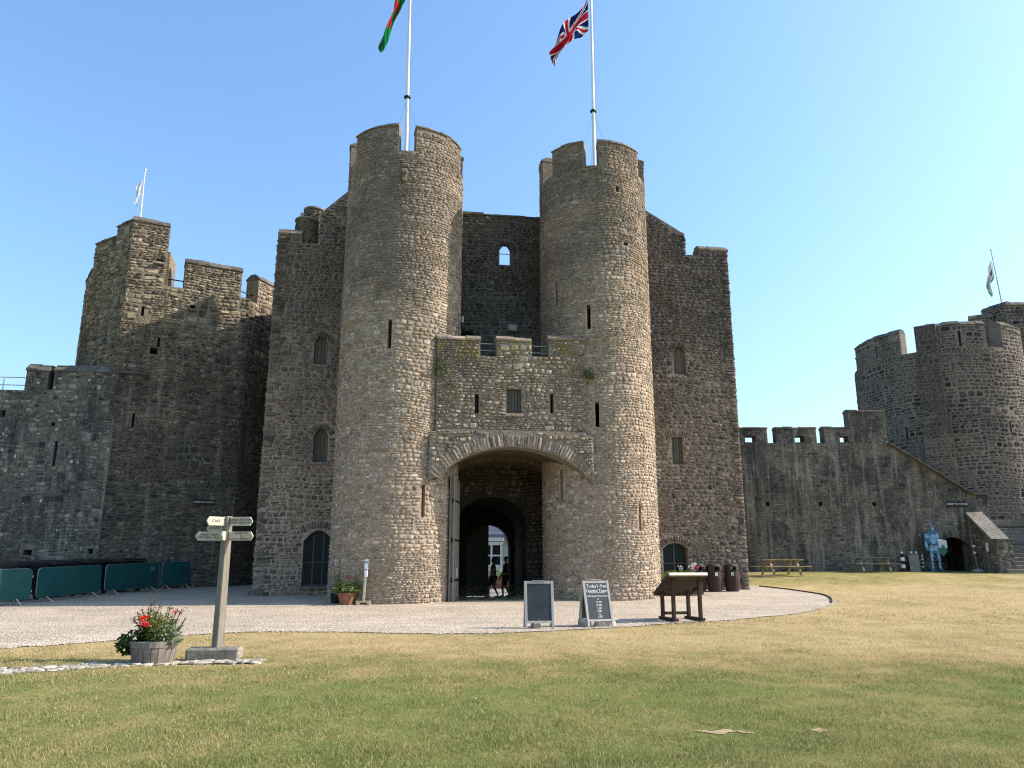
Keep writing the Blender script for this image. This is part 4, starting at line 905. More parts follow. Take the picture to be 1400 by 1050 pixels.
# ------------------------------------------------------------------ round corner tower on the right
MH = Masonry(); hen = thing('corner_tower', 'big round dark stone tower with pale mortar joints at the right, behind the stairway', 'castle tower', (28.2, 49.2, 1))
HT, ht = tower((28.0, 49.2), 4.95, 15.5, 14.1, [(-70, -21), (-9.5, 34), (47, 72), (95, 150), (-150, -100)], [(-41, .14, 14.2, 15.1), (16.5, .15, 14.15, 15.15), (-24, .14, 8.75, 9.6), (43, .13, 8.8, 9.6), (41, .2, 12.5, 12.75), (46, .25, 10.3, 10.5), (-3, .28, 10.35, 10.6), (70, .55, 9.1, 10.45), (45, .2, 5.2, 5.5)], hen, 13.6, S_HEN, M_HEN, M_=MH, seed=51, hh=(.12, .27), ll=(.2, .6), gap=.05, T=.8, cope=S_DCOPE, half=100, batter=.0, cop_h=.3, base=.5)
for u0, z0, z1 in ((.55, 10.0, 15.62), (.72, 3.2, 10.0)):
    a, b = HT.at(-.35 - u0, 0, .36), HT.at(-.35 + u0, 0, .36); SP = Plane(a[:2], b[:2]); wall(SP, hen, 'buttress', 0, SP.L, z0, [(0, SP.L, z1)], [], S_RIGHT, M_RIGHT, MH, seed=int(z1 * 3), T=.8, hh=(.11, .2), ll=(.2, .5), gap=.04, lay_v0=z0 + .02)
shutter(HT, 70 * D2 * 4.95 - .275, 70 * D2 * 4.95 + .275, 9.1, 10.45, hen, 4, None, .1)
mb = MB(); p = Vector(HT.at(-78 * D2 * 5.1, 11.0, 0)); q_ = Vector(HT.at(-78 * D2 * 5.1, 11.05, .9)); mb.path([p, p.lerp(q_, .6), q_ + Vector((0, 0, -.15))], .06, 6); mb.build('spout', IRON, hen)
MH.finish(300)
# the tall tower beyond it
MF = Masonry(); far = thing('corner_tower', 'pale grey square turret with a flagpole beyond the round tower at the far right', 'castle tower', (38.5, 58, 1))
for a, b, zt, z0 in (((37.2, 55.2), (39.9, 55.2), 20.45, 5), ((36.4, 56.9), (37.2, 55.2), 20.45, 5), ((35.2, 56.6), (36.6, 55.9), 19.75, 5), ((39.9, 55.6), (45, 56.6), 19.5, 5)):
    S = Plane(a, b); w_ = wall(S, far, 'tower_wall', 0, S.L, z0, [(0, S.L, zt)], [(S.L * .7, S.L * .7 + .3, 17.3, 17.6)] if zt < 19.5 else [], S_HEN, M_HEN, MF, seed=int(zt * 7 + a[0]), T=.7, hh=(.14, .26), ll=(.25, .6), gap=.045, lay_v0=11.); coping(S, [(0, S.L, zt - .02)], .7, S_DCOPE, w_, rnd, .35, .08)
mb = MB(); mb.add([(36.8, 55.9, 19.9), (39.6, 55.9, 19.9), (39.6, 60, 19.9), (36.8, 60, 19.9)], [(0, 1, 2, 3)]); mb.build('roof', M_HEN, far)
MF.finish(120)

# ------------------------------------------------------------------ stone stairway with parapets
MS = Masonry(); st = thing('stairway', 'stone stairway with a sloping parapet rising to the round tower at the right edge', 'stairway', (27.6, 41.5, 1))
STEPM = stone_mat('step_stone', [(.14, .13, .115), (.22, .205, .18), (.17, .155, .135)], dark=(.08, .078, .075), dark_amt=(.5, .66), lichen=.3)
for i in range(14):
    y = 40.3 + i * .27; z = 1.0 + i * .2; mb = MB(); x0, x1 = (25.85, 29.5) if i else (25.2, 29.9)
    mb.box(((x0 + x1) / 2, y + .35, z + .06), (x1 - x0, .75 if i < 13 else 1.6, .32)); mb.build('step', STEPM, st, bevel=.02)
mb = MB(); Tm = Matrix(((0, 0, 1, 0), (1, 0, 0, 0), (0, 1, 0, 0), (0, 0, 0, 1)))
par = [(40.55, .7), (40.55, 2.62), (41.0, 2.62), (42.98, 4.1), (42.98, .7)]
mb.extrude(par, 25.05, 25.85, Tm); pw = mb.build('parapet', M_DARK, st)
mb = MB(); mb.extrude([(40.95, 2.625), (42.98, 4.14), (42.98, 4.3), (40.9, 2.76)], 24.98, 25.93, Tm); mb.build('parapet_coping', S_COPE, st, bevel=.015)
mb = MB(); mb.extrude([(40.5, 2.625), (40.948, 2.625), (40.89, 2.75), (40.5, 2.75)], 24.99, 25.92, Tm); mb.build('parapet_coping', S_DCOPE, st, bevel=.015)
mb = MB(); mb.extrude([(40.9, .7), (40.9, 3.3), (43.5, 4.9), (43.5, .7)], 29.5, 30.3, Tm); mb.build('parapet', M_DARK, st)
mb = MB(); mb.extrude([(40.85, 3.305), (43.5, 4.93), (43.5, 5.1), (40.85, 3.45)], 29.42, 30.38, Tm); mb.build('parapet_coping', S_COPE, st, bevel=.015)
mb = MB(); mb.box((28.4, 44.2, 2.6), (4.2, 1.4, 2.3)); mb.build('landing', M_HEN, st)
Sp1 = Plane((25.05, 40.55), (25.85, 40.55)); Sp2 = Plane((25.05, 42.98), (25.05, 40.55))
MS.lay(Sp1, pw, S_DARK, rnd, 0, .8, .95, 2.6, lambda u, v: v < 2.6, (.12, .22), (.2, .45), .035)
MS.lay(Sp2, pw, S_DARK, rnd, 0, 2.43, .95, 4.1, lambda u, v: v < 2.6 + max(0, (1.98 - u)) * .74, (.1, .2), (.18, .42), .03)
MS.finish(150)

# ------------------------------------------------------------------ white house seen through the gate
HWALL = simple('pale_render', (.50, .58, .64), .8, 0, .06, 1); HROOF = simple('house_slate', (.09, .105, .14), .6, 0, .3, 3)
hs = thing('house', 'white house with bay window and slate roof seen through the gateway', 'house', (-1.5, 52, 0))
mb = MB(); mb.box((-1.2, 55, 1.6), (9, 6, 3.3)); mb.build('wall', HWALL, hs)
mb = MB(); mb.extrude([(51.4, 3.3), (55, 6.3), (58.4, 3.3), (58.4, 3.15), (51.4, 3.15)], -6, 3.6, Tm); rf = mb.build('roof', HROOF, hs)
for i in range(9):
    mb = MB(); y = 51.4 + i * .4; z = 3.33 + i * .333; mb.box((-1.2, y + .2, z + .17), (9.5, .52, .03), rx=math.atan2(.333, .4)); mb.build('slate_course', HROOF, rf)
mb = MB(); mb.box((-1.9, 51.3, .65), (2.5, 1.4, 1.4)); mb.box((-1.9, 51.3, 3.0), (2.75, 1.65, .22)); mb.box((-1.9, 51.3, 2.78), (2.6, 1.5, .16)); bay = mb.build('bay', WHITE, hs)
mb = MB()
for x in (-3.1, -2.5, -1.9, -1.32, -.7): mb.box((x, 50.62, 2.0), (.11 if x > -3 else .12, .1, 1.5))
for z in (1.36, 1.98, 2.68): mb.box((-1.9, 50.63, z), (2.45, .08, .08))
fr = mb.build('window_frame', WHITE, hs)
for x in (-2.8, -2.2, -1.61, -1.0):
    for z in (1.67, 2.33):
        mb = MB(); mb.box((x, 50.66, z), (.52, .02, .6)); mb.build('pane', GLASS, fr)
hg = thing('brick_wall', 'low red brick garden wall in front of the house beyond the gate', 'wall', (-1, 48.8, 0)); BRK = simple('red_brick', (.22, .08, .05), .9, 0, .3, 4)
mb = MB(); mb.box((-1, 48.8, .35), (5, .2, .72)); wb = mb.build('backing', simple('brick_mortar', (.4, .35, .3), .9), hg)
for k in range(9):
    for i in range(16):
        mb = MB(); mb.box((-3.3 + i * .235 + (k % 2) * .117, 48.7, .07 + k * .078), (.215, .03, .064)); mb.build('brick', BRK, hg)
V, F = leaf_cloud(random.Random(4), 500, (0, 0, 0), (2, .3, .28), .14)
t = thing('hedge', 'green shrubs growing below the bay window of the white house', 'shrub', (-1.2, 49.4, .8)); mb = MB(); mb.add(V, F); mb.build('foliage', L_BRIGHT, t, local=True); mb = MB(); mb.tube((0, 0, -.8), (0, 0, 0), .04); mb.build('trunk', STEM, t, local=True)

# ------------------------------------------------------------------ flagpoles and flags
def flagpole(x, y, z0, z1, r0, label, lean=(0, 0), collar=None, mat=WHITE, anchors=None):
    t = thing('flagpole', label, 'flagpole', (x, y, z0)); h = z1 - z0; top = Vector((lean[0], lean[1], h))
    mb = MB(); mb.tube((0, 0, 0), top, r0, r0 * .55, 10); mb.build('pole', mat, t, local=True, smooth=False)
    mb = MB(); mb.lathe([(.0, 0), (r0, .02), (r0 * 1.3, .06), (r0, .1), (0., .12)], 10, tuple(top)); mb.build('finial', mat, t, local=True)
    if collar:
        k = collar / h; p = top * k; mb = MB(); mb.lathe([(r0 * 1.05, -.05), (r0 * 1.7, -.03), (r0 * 1.7, .03), (r0 * 1.05, .05)], 10, tuple(p)); mb.build('collar', IRON, t, local=True)
        for a in anchors:
            mb = MB(); mb.tube(p, a, .008, n=4); mb.build('stay_wire', STEEL, t, local=True)
    mb = MB(); mb.box((0, 0, .05), (r0 * 4, r0 * 4, .1)); mb.build('base', IRON, t, local=True)
    mb = MB(); mb.tube((r0 * 1.6, -r0, .8), (r0 * .9 + lean[0], -r0 + lean[1], h * .97), .006, n=4); mb.build('halyard', STEEL, t, local=True)
    return t
flagpole(-4.12, 27.2, 15.4, 26.2, .08, 'tall white flagpole with stay wires on the left gatehouse tower', (-.08, 0), 4.15, anchors=[(-.75, -.3, .9), (.9, -.3, .9), (.1, 1.2, .6)])
flagpole(3.33, 28.4, 15.5, 26.0, .08, 'tall white flagpole with stay wires on the right gatehouse tower', (.06, 0), 4.2, anchors=[(-.85, -.3, .9), (.85, -.3, .9), (-.25, -.9, .6)])
def union(s, t):
    x, y = (s - .5) * 2, (t - .5) * 1.0; w = (.75, .74, .72); bl = (.012, .022, .11); rd = (.48, .016, .035)
    if abs(x) < .1 or abs(y) < .1: return rd
    if abs(x) < .167 or abs(y) < .167: return w
    d1 = (y - x * .5); d2 = (y + x * .5)
    for d in (d1, d2):
        if abs(d) < .045 : return rd
    if min(abs(d1), abs(d2)) < .11: return w
    return bl
def dragon(s, t):
    base = (.72, .72, .69) if t < .12 else (.012, .16, .05)
    x, y = s, t
    body = ((x - .48) / .15) ** 2 + ((y - .5 - .06 * math.sin(x * 9)) / .09) ** 2 < .8 or (abs(x - .30) < .05 and abs(y - .36) < .1) or (abs(x - .48) < .16 - abs(y - .3) and .2 < y < .45) or (any(abs(x - k) < .025 for k in (.36, .46, .58, .64)) and .55 < y < .8) or (x > .6 and x < .7 and abs(y - .45 - .2 * math.sin(x * 14)) < .03)
    return (.5, .03, .03) if body else base
def flag(label, colf, posf, nx=44, ny=26, name='flag'):
    V, F, Cc = [], [], []
    for i in range(nx + 1):
        for j in range(ny + 1): V.append(posf(i / nx, j / ny))
    for i in range(nx):
        for j in range(ny): F.append((i * (ny + 1) + j, (i + 1) * (ny + 1) + j, (i + 1) * (ny + 1) + j + 1, i * (ny + 1) + j + 1)); Cc.append(colf((i + .5) / nx, (j + .5) / ny))
    me = bpy.data.meshes.new(name); me.from_pydata([tuple(v) for v in V], [], F); ca = me.color_attributes.new('print', 'FLOAT_COLOR', 'CORNER')
    ca.data.foreach_set('color', np.repeat(np.array([c_ + (1,) for c_ in Cc], np.float32), 4, 0).ravel()); me.materials.append(FLAGM)
    me.polygons.foreach_set('use_smooth', [True] * len(F)); o = bpy.data.objects.new(name, me); link(o); tag(o, label, 'flag'); return o
m_ = NT('printed_bunting'); at_ = m_.n('ShaderNodeAttribute', attribute_name='print'); m_.leafy(at_.outputs['Color'], .3); FLAGM = m_.m
def droop(base, hoist, length, dirx, dirz, narrow, amp, ph, gather=.0):
    d = Vector((dirx, 0, dirz)).normalized()
    def f(s, t):
        k = 1 - narrow * s; a = amp * min(1, s * 3)
        p = Vector(base) + Vector((0, 0, -hoist * t * k)) + d * (length * s) + Vector((-.12 * math.sin(s * 2.6 + t * 1.2) * s, 0, -.25 * s * s))
        p += Vector((a * .55 * math.sin(s * 8 + t * 5 + ph), a * 1.4 * math.sin(s * 6.5 - t * 6 + ph * 2), a * .3 * math.sin(s * 11 + t * 4))); return p
    return f
flag('red, white and blue union flag drooping from the right tower pole', union, droop((3.24, 28.35, 25.05), 1.55, 2.75, -.62, -.86, .55, .16, .5))
flag('green and white flag with a red dragon hanging from the left tower pole', dragon, droop((-4.26, 27.15, 25.7), 1.5, 3.75, -.27, -.96, .74, .12, 1.9))
flagpole(-17.3, 33.2, 15.4, 19.6, .05, 'short white flagpole on the turret of the dark tower at the left', (-.05, 0), mat=WHITE)
flag('white flag furled tight round the short pole on the dark turret', lambda s, t: (.74, .74, .73), droop((-17.38, 33.15, 19.45), .9, 1.15, -.16, -.98, .6, .07, .3), 20, 14)
flagpole(37.9, 56.5, 19.9, 25.4, .06, 'thin leaning flagpole on the far right turret', (-.3, 0), mat=STEEL)
flag('limp white flag with green edge on the far right turret pole', lambda s, t: (.05, .2, .09) if t > .86 or s > .93 else ((.25, .1, .1) if ((s - .4) / .12) ** 2 + ((t - .35) / .12) ** 2 < 1 else (.62, .64, .62)), droop((37.48, 56.4, 24.7), 1.5, 1.9, -.3, -.9, .15, .12, 2.4), 24, 16)

# ------------------------------------------------------------------ finger post
fp = thing('signpost', 'wooden fingerpost with pale pointing boards on a rough stone block', 'signpost', (-4.96, 13.62, 0), R(0))
mb = MB(); mb.box((0, 0, 0), (.86, .36, .2)); plb = mb.build('base', stone_mat('plinth_stone', [(.22, .21, .19), (.33, .31, .28)], dark=(.08, .078, .07), dark_amt=(.42, .55), lichen=.9, mort=True), fp, Matrix.Translation((-.02, -.05, .1)) @ Matrix.Rotation(R(6), 4, 'Z'), bevel=.03, local=True)
PR = Matrix.Rotation(R(-33), 4, 'Z')
mb = MB(); mb.box((0, 0, 1.27), (.15, .15, 2.2), taper=.84); mb.build('post', W_POST, fp, PR, bevel=.012, local=True)
def finger(az, z, ln, lines, start=.05, side=0., h=.15):
    """board pointing along azimuth az (0 = +X, 90 = away)"""
    M = W[fp.name] @ Matrix.Rotation(R(az), 4, 'Z') @ Matrix.Translation((start, side, z)) @ Matrix.Rotation(R(90), 4, 'X')
    mb = MB(); mb.extrude([(0, -h / 2), (ln - .045, -h / 2), (ln, 0), (ln - .045, h / 2), (0, h / 2)], -.016, .016, Matrix())
    f = mb.build('finger_board', CREAM, fp, M, bevel=.004)
    flip = math.cos(R(az)) < 0
    for i, s in enumerate(lines):
        T = M @ Matrix.Translation((ln * .5, (len(lines) - 1) * .024 - i * .048, -.018 if flip else .018))
        if flip: T = T @ Matrix.Rotation(math.pi, 4, 'Y')
        text_part(s, .052 if len(lines) > 1 else .07, LETB, f, T, .001)
finger(-8, 2.28, .42, ['DUNGEON TOWER', 'NORTHERN HALL'], .06, -.03); finger(236, 2.28, .36, ['CAFE'], .06)
finger(-6, 2.03, .44, ['HENRY VII', '&', 'SOUTH TERRACE'], .06, -.03); finger(187, 2.03, .46, ['GREAT KEEP', 'WESTERN HALL'], .06); finger(-82, 2.03, .3, ['WAY OUT'], .06)
finger(168, 2.17, .33, ['CHAPEL'], .06)

# ------------------------------------------------------------------ half barrel with flowers
br = thing('half_barrel', 'weathered oak half barrel planter standing on the pale stones in the lawn', 'planter', (-5.84, 13.2, .02)); n = 20
rb, rtp, hb = .315, .35, .33
for i in range(n):
    a0, a1 = 2 * math.pi * i / n + .012, 2 * math.pi * (i + 1) / n - .012; mb = MB(); P = []
    dd = random.Random(i).uniform(-.004, .004)
    for z, r_ in ((0, rb), (hb * .5, (rb + rtp) / 2 + .015), (hb + dd, rtp)):
        for a in (a0, a1):
            for k in (0, -.025): P.append(((r_ + k + dd) * math.cos(a), (r_ + k + dd) * math.sin(a), z))
    F = [(0, 2, 6, 4), (4, 6, 10, 8), (1, 5, 7, 3), (5, 9, 11, 7), (8, 10, 11, 9), (0, 1, 3, 2), (0, 4, 5, 1), (4, 8, 9, 5), (2, 3, 7, 6), (6, 7, 11, 10)]
    mb.add(P, F); mb.build('stave', W_BARREL, br, local=True)
for z0, z1 in ((.235, .325),):
    f0 = rb + (rtp - rb) * z0 / hb + .018; f1 = rb + (rtp - rb) * z1 / hb + .012; mb = MB(); mb.lathe([(f0 - .015, z0), (f0, z0), (f1, z1), (f1 - .015, z1)], 28); mb.build('hoop', W_BARREL if z0 > .2 else IRON, br, local=True)
mb = MB(); mb.lathe([(.01, .28), (.30, .27)], 20); mb.build('soil', SOIL, br, local=True)
def plant(name, label, cat, loc, leaves, stems=(), flowers=(), group=None):
    t = thing(name, label, cat, loc, 0, group)
    for V, F, m in leaves:
        mb = MB(); mb.add(V, F); mb.build('foliage', m, t, local=True)
    if stems:
        mb = MB()
        for s in stems: mb.path(s, .006, 5)
        mb.build('stem', STEM, t, local=True)
    for c_, r_, m, n_ in flowers:
        V, F = leaf_cloud(random.Random(int(abs(c_[0]) * 999)), n_, (0, 0, 0), (r_, r_, r_ * .7), r_ * .8, .9); mb = MB(); mb.add(V, F); mb.build('flower', m, t, Matrix.Translation(c_), local=True)
    return t
rp = random.Random(77)
def stems_leaves(tips, n, size, rd, base=(0, 0, 0), flat=.45, start=.15):
    V, F, S_ = [], [], []
    for tp in tips:
        b = Vector(base) + Vector((tp[0] * .3, tp[1] * .3, 0)); tp = Vector(tp); mid = (b + tp) / 2 + Vector((rd.uniform(-.03, .03), rd.uniform(-.03, .03), .04)); S_.append([b, mid, tp])
        for i in range(n):
            k = start + (1 - start) * (i + rd.random()) / n; p = b.lerp(mid, k * 2) if k < .5 else mid.lerp(tp, k * 2 - 1)
            a = rd.uniform(0, 6.28); d = Vector((math.cos(a), math.sin(a), rd.uniform(-.4, .5))).normalized(); s = size * rd.uniform(.6, 1.2) * (1.1 - .4 * k); sd_ = d.cross(Vector((0, 0, 1))).normalized(); up = sd_.cross(d)
            o = len(V); V += [p, p + d * s * .5 + sd_ * s * flat * .5 + up * .1 * s, p + d * s, p + d * s * .5 - sd_ * s * flat * .5 + up * .1 * s]; F += [(o, o + 1, o + 2), (o, o + 2, o + 3)]
    return V, F, S_
B0 = Vector((-5.84, 13.2, .28))
V, F, S_ = stems_leaves([(-.02, .05, .78), (.06, .1, .62), (-.2, .02, .55), (-.32, .0, .42), (-.13, .1, .58), (.1, .05, .45), (-.03, -.02, .66), (-.1, .0, .45), (.02, .04, .5), (-.16, -.05, .42), (-.28, .04, .5)], 42, .1, rp, flat=.55)
plant('shrub', 'tall bronze-leaved shrub at the back of the barrel planter', 'plant', tuple(B0 + Vector((-.12, .1, 0))), [(V, F, L_BRONZE)], S_)
V, F, S_ = stems_leaves([(-.06, -.1, .34), (.05, -.14, .3), (-.16, -.1, .25), (.0, -.05, .4), (-.1, -.12, .2), (.1, -.1, .25)], 26, .1, rp, flat=.85)
plant('geranium', 'geranium with two large red blooms at the front of the barrel planter', 'plant', tuple(B0 + Vector((-.1, -.08, 0))), [(V, F, L_GREEN)], S_ + [[Vector((0, -.05, .2)), Vector((-.03, -.08, .42))], [Vector((0, -.05, .2)), Vector((.03, -.12, .32))]], [((-.035, -.08, .42), .05, F_RED, 46), ((.03, -.13, .32), .058, F_CORAL, 54)])
V, F = leaf_cloud(rp, 900, (0, 0, .2), (.22, .18, .28), .085, .22)
plant('bush', 'feathery green bushy plant in the middle of the barrel planter', 'plant', tuple(B0 + Vector((.07, -.05, 0))), [(V, F, leafmat('feathery_leaf', (.07, .11, .02), (.24, .29, .08)))], [[Vector((0, 0, 0)), Vector((0, 0, .3))], [Vector((.03, .05, .2)), Vector((.1, .05, .6))]])
V, F, S_ = stems_leaves([(.24, 0, .52), (.16, .06, .56), (.32, .02, .42), (.06, .1, .45), (.3, -.04, .3), (.18, .04, .4), (.1, -.03, .38), (.24, .05, .3), (.02, .08, .6)], 38, .072, rp, flat=.5)
plant('fuchsia', 'fuchsia with small crimson flowers at the right of the barrel planter', 'plant', tuple(B0 + Vector((.13, .03, 0))), [(V, F, leafmat('fuchsia_leaf', (.05, .06, .025), (.24, .26, .11)))], S_, [((.08, 0, .56), .03, F_PLUM, 16), ((.13, -.03, .5), .036, F_PLUM, 20), ((.17, .0, .52), .03, F_PLUM, 14), ((.27, 0, .53), .026, F_PLUM, 12), ((.24, .02, .48), .024, F_PLUM, 10), ((.3, .02, .57), .022, F_PLUM, 9)])
V, F = leaf_cloud(rp, 260, (0, 0, .12), (.19, .12, .17), .065, .7)
plant('silver_bush', 'pale silvery trailing plant at the right rim of the barrel planter', 'plant', tuple(B0 + Vector((.26, -.08, .0))), [(V, F, L_PALE)], [[Vector((0, 0, 0)), Vector((0, 0, .12))]])
V, F = leaf_cloud(rp, 330, (0, 0, 0), (.22, .16, .17), .075, .7, .2)
plant('trailing_plant', 'dark green trailing plant spilling over the left rim of the barrel planter', 'plant', tuple(B0 + Vector((-.33, -.08, .02))), [(V, F, L_DARK)], [[Vector((.1, 0, 0)), Vector((-.05, 0, .05))]])

# ------------------------------------------------------------------ chalkboards
def aboard(label, loc, rz, spread, mat_frame):
    t = thing('chalkboard_sign', label, 'chalkboard sign', loc, rz); ang = math.atan2(spread, 1.04); h = 1.06; w = .68
    for sgn in (-1, 1):
        M = W[t.name] @ Matrix.Translation((0, sgn * spread, 0)) @ Matrix.Rotation(sgn * ang, 4, 'X')
        mb = MB()
        for x in (-w / 2 + .03, w / 2 - .03): mb.box((x, 0, h / 2), (.06, .034, h))
        mb.box((0, 0, h - .032), (w - .124, .03, .06)); mb.box((0, 0, .14), (w - .124, .03, .05)); fr = mb.build('frame', mat_frame, t, M, bevel=.005)
        mb = MB(); mb.box((0, 0, .585), (w - .125, .014, .835)); mb.build('board', SLATE, t, M)
    mb = MB(); mb.box((0, 0, 1.05), (.3, .06, .02)); mb.build('hinge', STEEL, t, local=True); mb = MB(); mb.box((0, 0, .2), (.02, spread * 1.7, .02)); mb.build('stay', STEEL, t, local=True)
    return t, W[t.name] @ Matrix.Translation((0, -spread, 0)) @ Matrix.Rotation(-ang, 4, 'X')
CHF = wood('chalkboard_frame_wood', (.30, .29, .27), (.52, .51, .48))
ab1, _ = aboard('blank chalkboard sign with pale wooden frame outside the gateway', (.62, 18.55, G(.62, 18.5) + .018), R(4), .2, CHF)
ab2, M2 = aboard('chalkboard sign with white chalk writing about guided tours', (1.98, 18.95, G(2, 18.9) + .018), R(20), .26, CHF)
for s, z, sz in (("Today's Free", .93, .105), ('Guided Tours', .82, .1), ('will depart from here', .70, .062), ('at', .63, .06), ('11.00', .555, .07), ('12.00', .485, .07), ('1.00', .415, .07), ('2.00', .35, .07), ('&', .29, .06), ('3.00', .225, .07)):
    text_part(s, sz, CHALK, ab2, M2 @ Matrix.Translation((.01, -.0095, z)) @ Matrix.Rotation(R(90), 4, 'X'), .001, shear=.12)
mb = MB(); mb.box((0, -.0095, .775), (.4, .002, .008)); mb.build('underline', CHALK, ab2, M2)
FLINT = stone_mat('ballast_stone', [(.4, .38, .34), (.55, .52, .46)], mort=True)
def ballast(x, y, s, label):
    V, F = UNITS[3]; mb = MB(); mb.add([(a * s * 1.6, b * s, c_ * s * .6) for a, b, c_ in V], F); o = mb.build('ballast_stone', FLINT, None, Matrix.Translation((x, y, G(x, y) + .018 + .03 * s)) @ Matrix.Rotation(x * 3, 4, 'Z')); tag(o, label, 'stone')
ballast(.55, 18.5, .22, 'flat pale stone under the blank chalkboard'); ballast(1.72, 18.98, .24, 'pale block weighing the left foot of the written chalkboard'); ballast(2.15, 18.93, .27, 'pale lump of stone between the feet of the written chalkboard'); ballast(2.36, 19.02, .15, 'small darker stone by the right foot of the written chalkboard')

# ------------------------------------------------------------------ lectern
le = thing('lectern', 'dark brown timber lectern board on four legs, seen from behind', 'lectern', (4.28, 20.15, G(4.28, 20.15) + .018), R(14))
hz, lz = 1.06, .60
for x, y, h in ((-.36, -.28, 1.02), (.36, -.28, 1.02), (-.36, .36, .66), (.36, .36, .66)):
    mb = MB(); mb.box((x, y, h / 2 + .05), (.085, .085, h - .06)); mb.build('leg', W_BROWN, le, bevel=.008, local=True)
for x in (-.36, .36):
    mb = MB(); mb.box((x, .04, .045), (.11, .95, .07)); mb.build('foot_rail', W_BROWN, le, bevel=.008, local=True)
mb = MB(); mb.box((0, .36, .16), (.63, .06, .07)); mb.build('stretcher', W_BROWN, le, local=True)
a = math.atan2(hz - lz, .86); M = Matrix.Translation((0, .03, (hz + lz) / 2 + .05)) @ Matrix.Rotation(-a, 4, 'X')
mb = MB(); mb.box((0, 0, 0), (.98, 1.0, .045)); mb.build('board', simple('lectern_underside', (.06, .045, .036), .8, 0, .2), le, M, bevel=.006, local=True)
mb = MB(); mb.box((0, -.53, .0), (1.04, .06, .075)); mb.build('edge_strip', simple('pale_edge', (.60, .56, .47), .7, 0, .1), le, M, bevel=.006, local=True)
mb = MB(); mb.box((-.51, .03, 0), (.04, 1.04, .075)); mb.box((.51, .03, 0), (.04, 1.04, .075)); mb.box((0, .53, 0), (.98, .06, .075)); mb.build('frame', W_BROWN, le, M, local=True)
mb = MB(); mb.box((0, 0, .026), (.9, .9, .006)); mb.build('panel', simple('interpretation_panel', (.4, .42, .35), .4), le, M, local=True)
mb = MB(); 
for x in (-.36, .36): mb.beam((x, -.28, .8), (x, .02, .73), .05, .08)
mb.build('brace', W_BROWN, le, local=True)

# ------------------------------------------------------------------ flower trough behind the lectern
tr_ = thing('flower_trough', 'reddish brown wooden trough of flowers by the right tower', 'planter', (6.15, 28.9, G(6.1, 28.9) + .018), R(10))
for z in (.12, .3, .48):
    mb = MB(); mb.box((0, -.22, z), (1.5, .04, .165)); mb.build('plank', W_BIN, tr_, local=True)
mb = MB(); mb.box((0, .22, .3), (1.5, .04, .54)); mb.box((-.74, 0, .3), (.04, .4, .54)); mb.box((.74, 0, .3), (.04, .4, .54)); mb.box((0, 0, .5), (1.44, .4, .04)); mb.build('trough_box', W_BIN, tr_, local=True)
V, F = leaf_cloud(random.Random(9), 700, (0, 0, .14), (.68, .2, .2), .1, .4)
plant('bedding_plants', 'low yellow-green bedding plants filling the brown trough', 'plant', (6.15, 28.9, G(6.1, 28.9) + .55), [(V, F, L_BRIGHT)], [[Vector((0, 0, 0)), Vector((0, 0, .2))]])
V, F, S_ = stems_leaves([(.1, 0, .55), (.0, .05, .5), (.2, -.03, .45), (-.4, 0, .45)], 8, .1, rp)
plant('lily', 'tall white and pink flowering stems standing in the brown trough', 'plant', (6.55, 28.95, G(6.5, 28.9) + .55), [(V, F, L_GREEN)], S_, [((.1, 0, .55), .08, F_WHITE, 22), ((0, .05, .48), .08, F_WHITE, 20), ((.2, -.03, .43), .08, F_PINK, 18), ((-.4, 0, .45), .08, F_WHITE, 18), ((.05, -.05, .38), .07, F_WHITE, 16)])

# ------------------------------------------------------------------ litter bins
def litter_bin(x, y, rz, label, sticker):
    t = thing('litter_bin', label, 'litter bin', (x, y, G(x, y) + .018), rz, 'brown litter bins beside the right wing'); n = 20; prof = [(.245, 0), (.285, .3), (.295, .52), (.275, .8)]
    for i in range(n):
        a0, a1 = 2 * math.pi * i / n + .02, 2 * math.pi * (i + 1) / n - .02
        mb = MB(); P = [(r_ * math.cos(a), r_ * math.sin(a), z) for r_, z in prof for a in (a0, a1)] + [((r_ - .02) * math.cos(a), (r_ - .02) * math.sin(a), z) for r_, z in prof for a in (a0, a1)]
        F = [(2 * k, 2 * k + 1, 2 * k + 3, 2 * k + 2) for k in range(3)] + [(2 * k + 8, 2 * k + 10, 2 * k + 11, 2 * k + 9) for k in range(3)] + [(2 * k, 2 * k + 2, 2 * k + 10, 2 * k + 8) for k in range(3)] + [(2 * k + 1, 2 * k + 9, 2 * k + 11, 2 * k + 3) for k in range(3)]
        mb.add(P, F); mb.build('slat', W_BIN, t, local=True)
    S = Cyl((x, y), .27); mb = MB(); mb.lathe([(.25, 0), (.25, .8)], 18); mb.build('liner', BINP, t, local=True)
    mb = MB(); mb.lathe([(.285, .93), (.28, .97), (.2, 1.04), (.06, 1.06), (.0, 1.06)], 20); 
    for i in range(4):
        a = math.pi / 4 + math.pi / 2 * i; mb.box((.262 * math.cos(a), .262 * math.sin(a), .87), (.05, .2, .16), rz=a)
    mb.build('hood', W_BIN, t, local=True)
    mb = MB(); mb.box((0, -.298, .66), (.11, .012, .13)); mb.build('sticker', sticker, t, Matrix.Rotation(R(-4), 4, 'Z'), local=True)
    mb = MB(); mb.lathe([(.28, .79), (.29, .8), (.29, .815), (.28, .82)], 20); mb.build('rim', IRON, t, local=True)
GRN = simple('pale_green_sticker', (.35, .5, .4), .6)
litter_bin(7.28, 31.0, .2, 'brown slatted litter bin partly hidden by white flowers, nearest the round tower', simple('buff_sticker', (.6, .45, .3), .6)); litter_bin(7.9, 30.95, .1, 'brown slatted litter bin with a white sticker, middle one of three', WHITE); litter_bin(8.62, 31.1, -.1, 'brown slatted litter bin with a pale green sticker, nearest the wall corner', GRN)

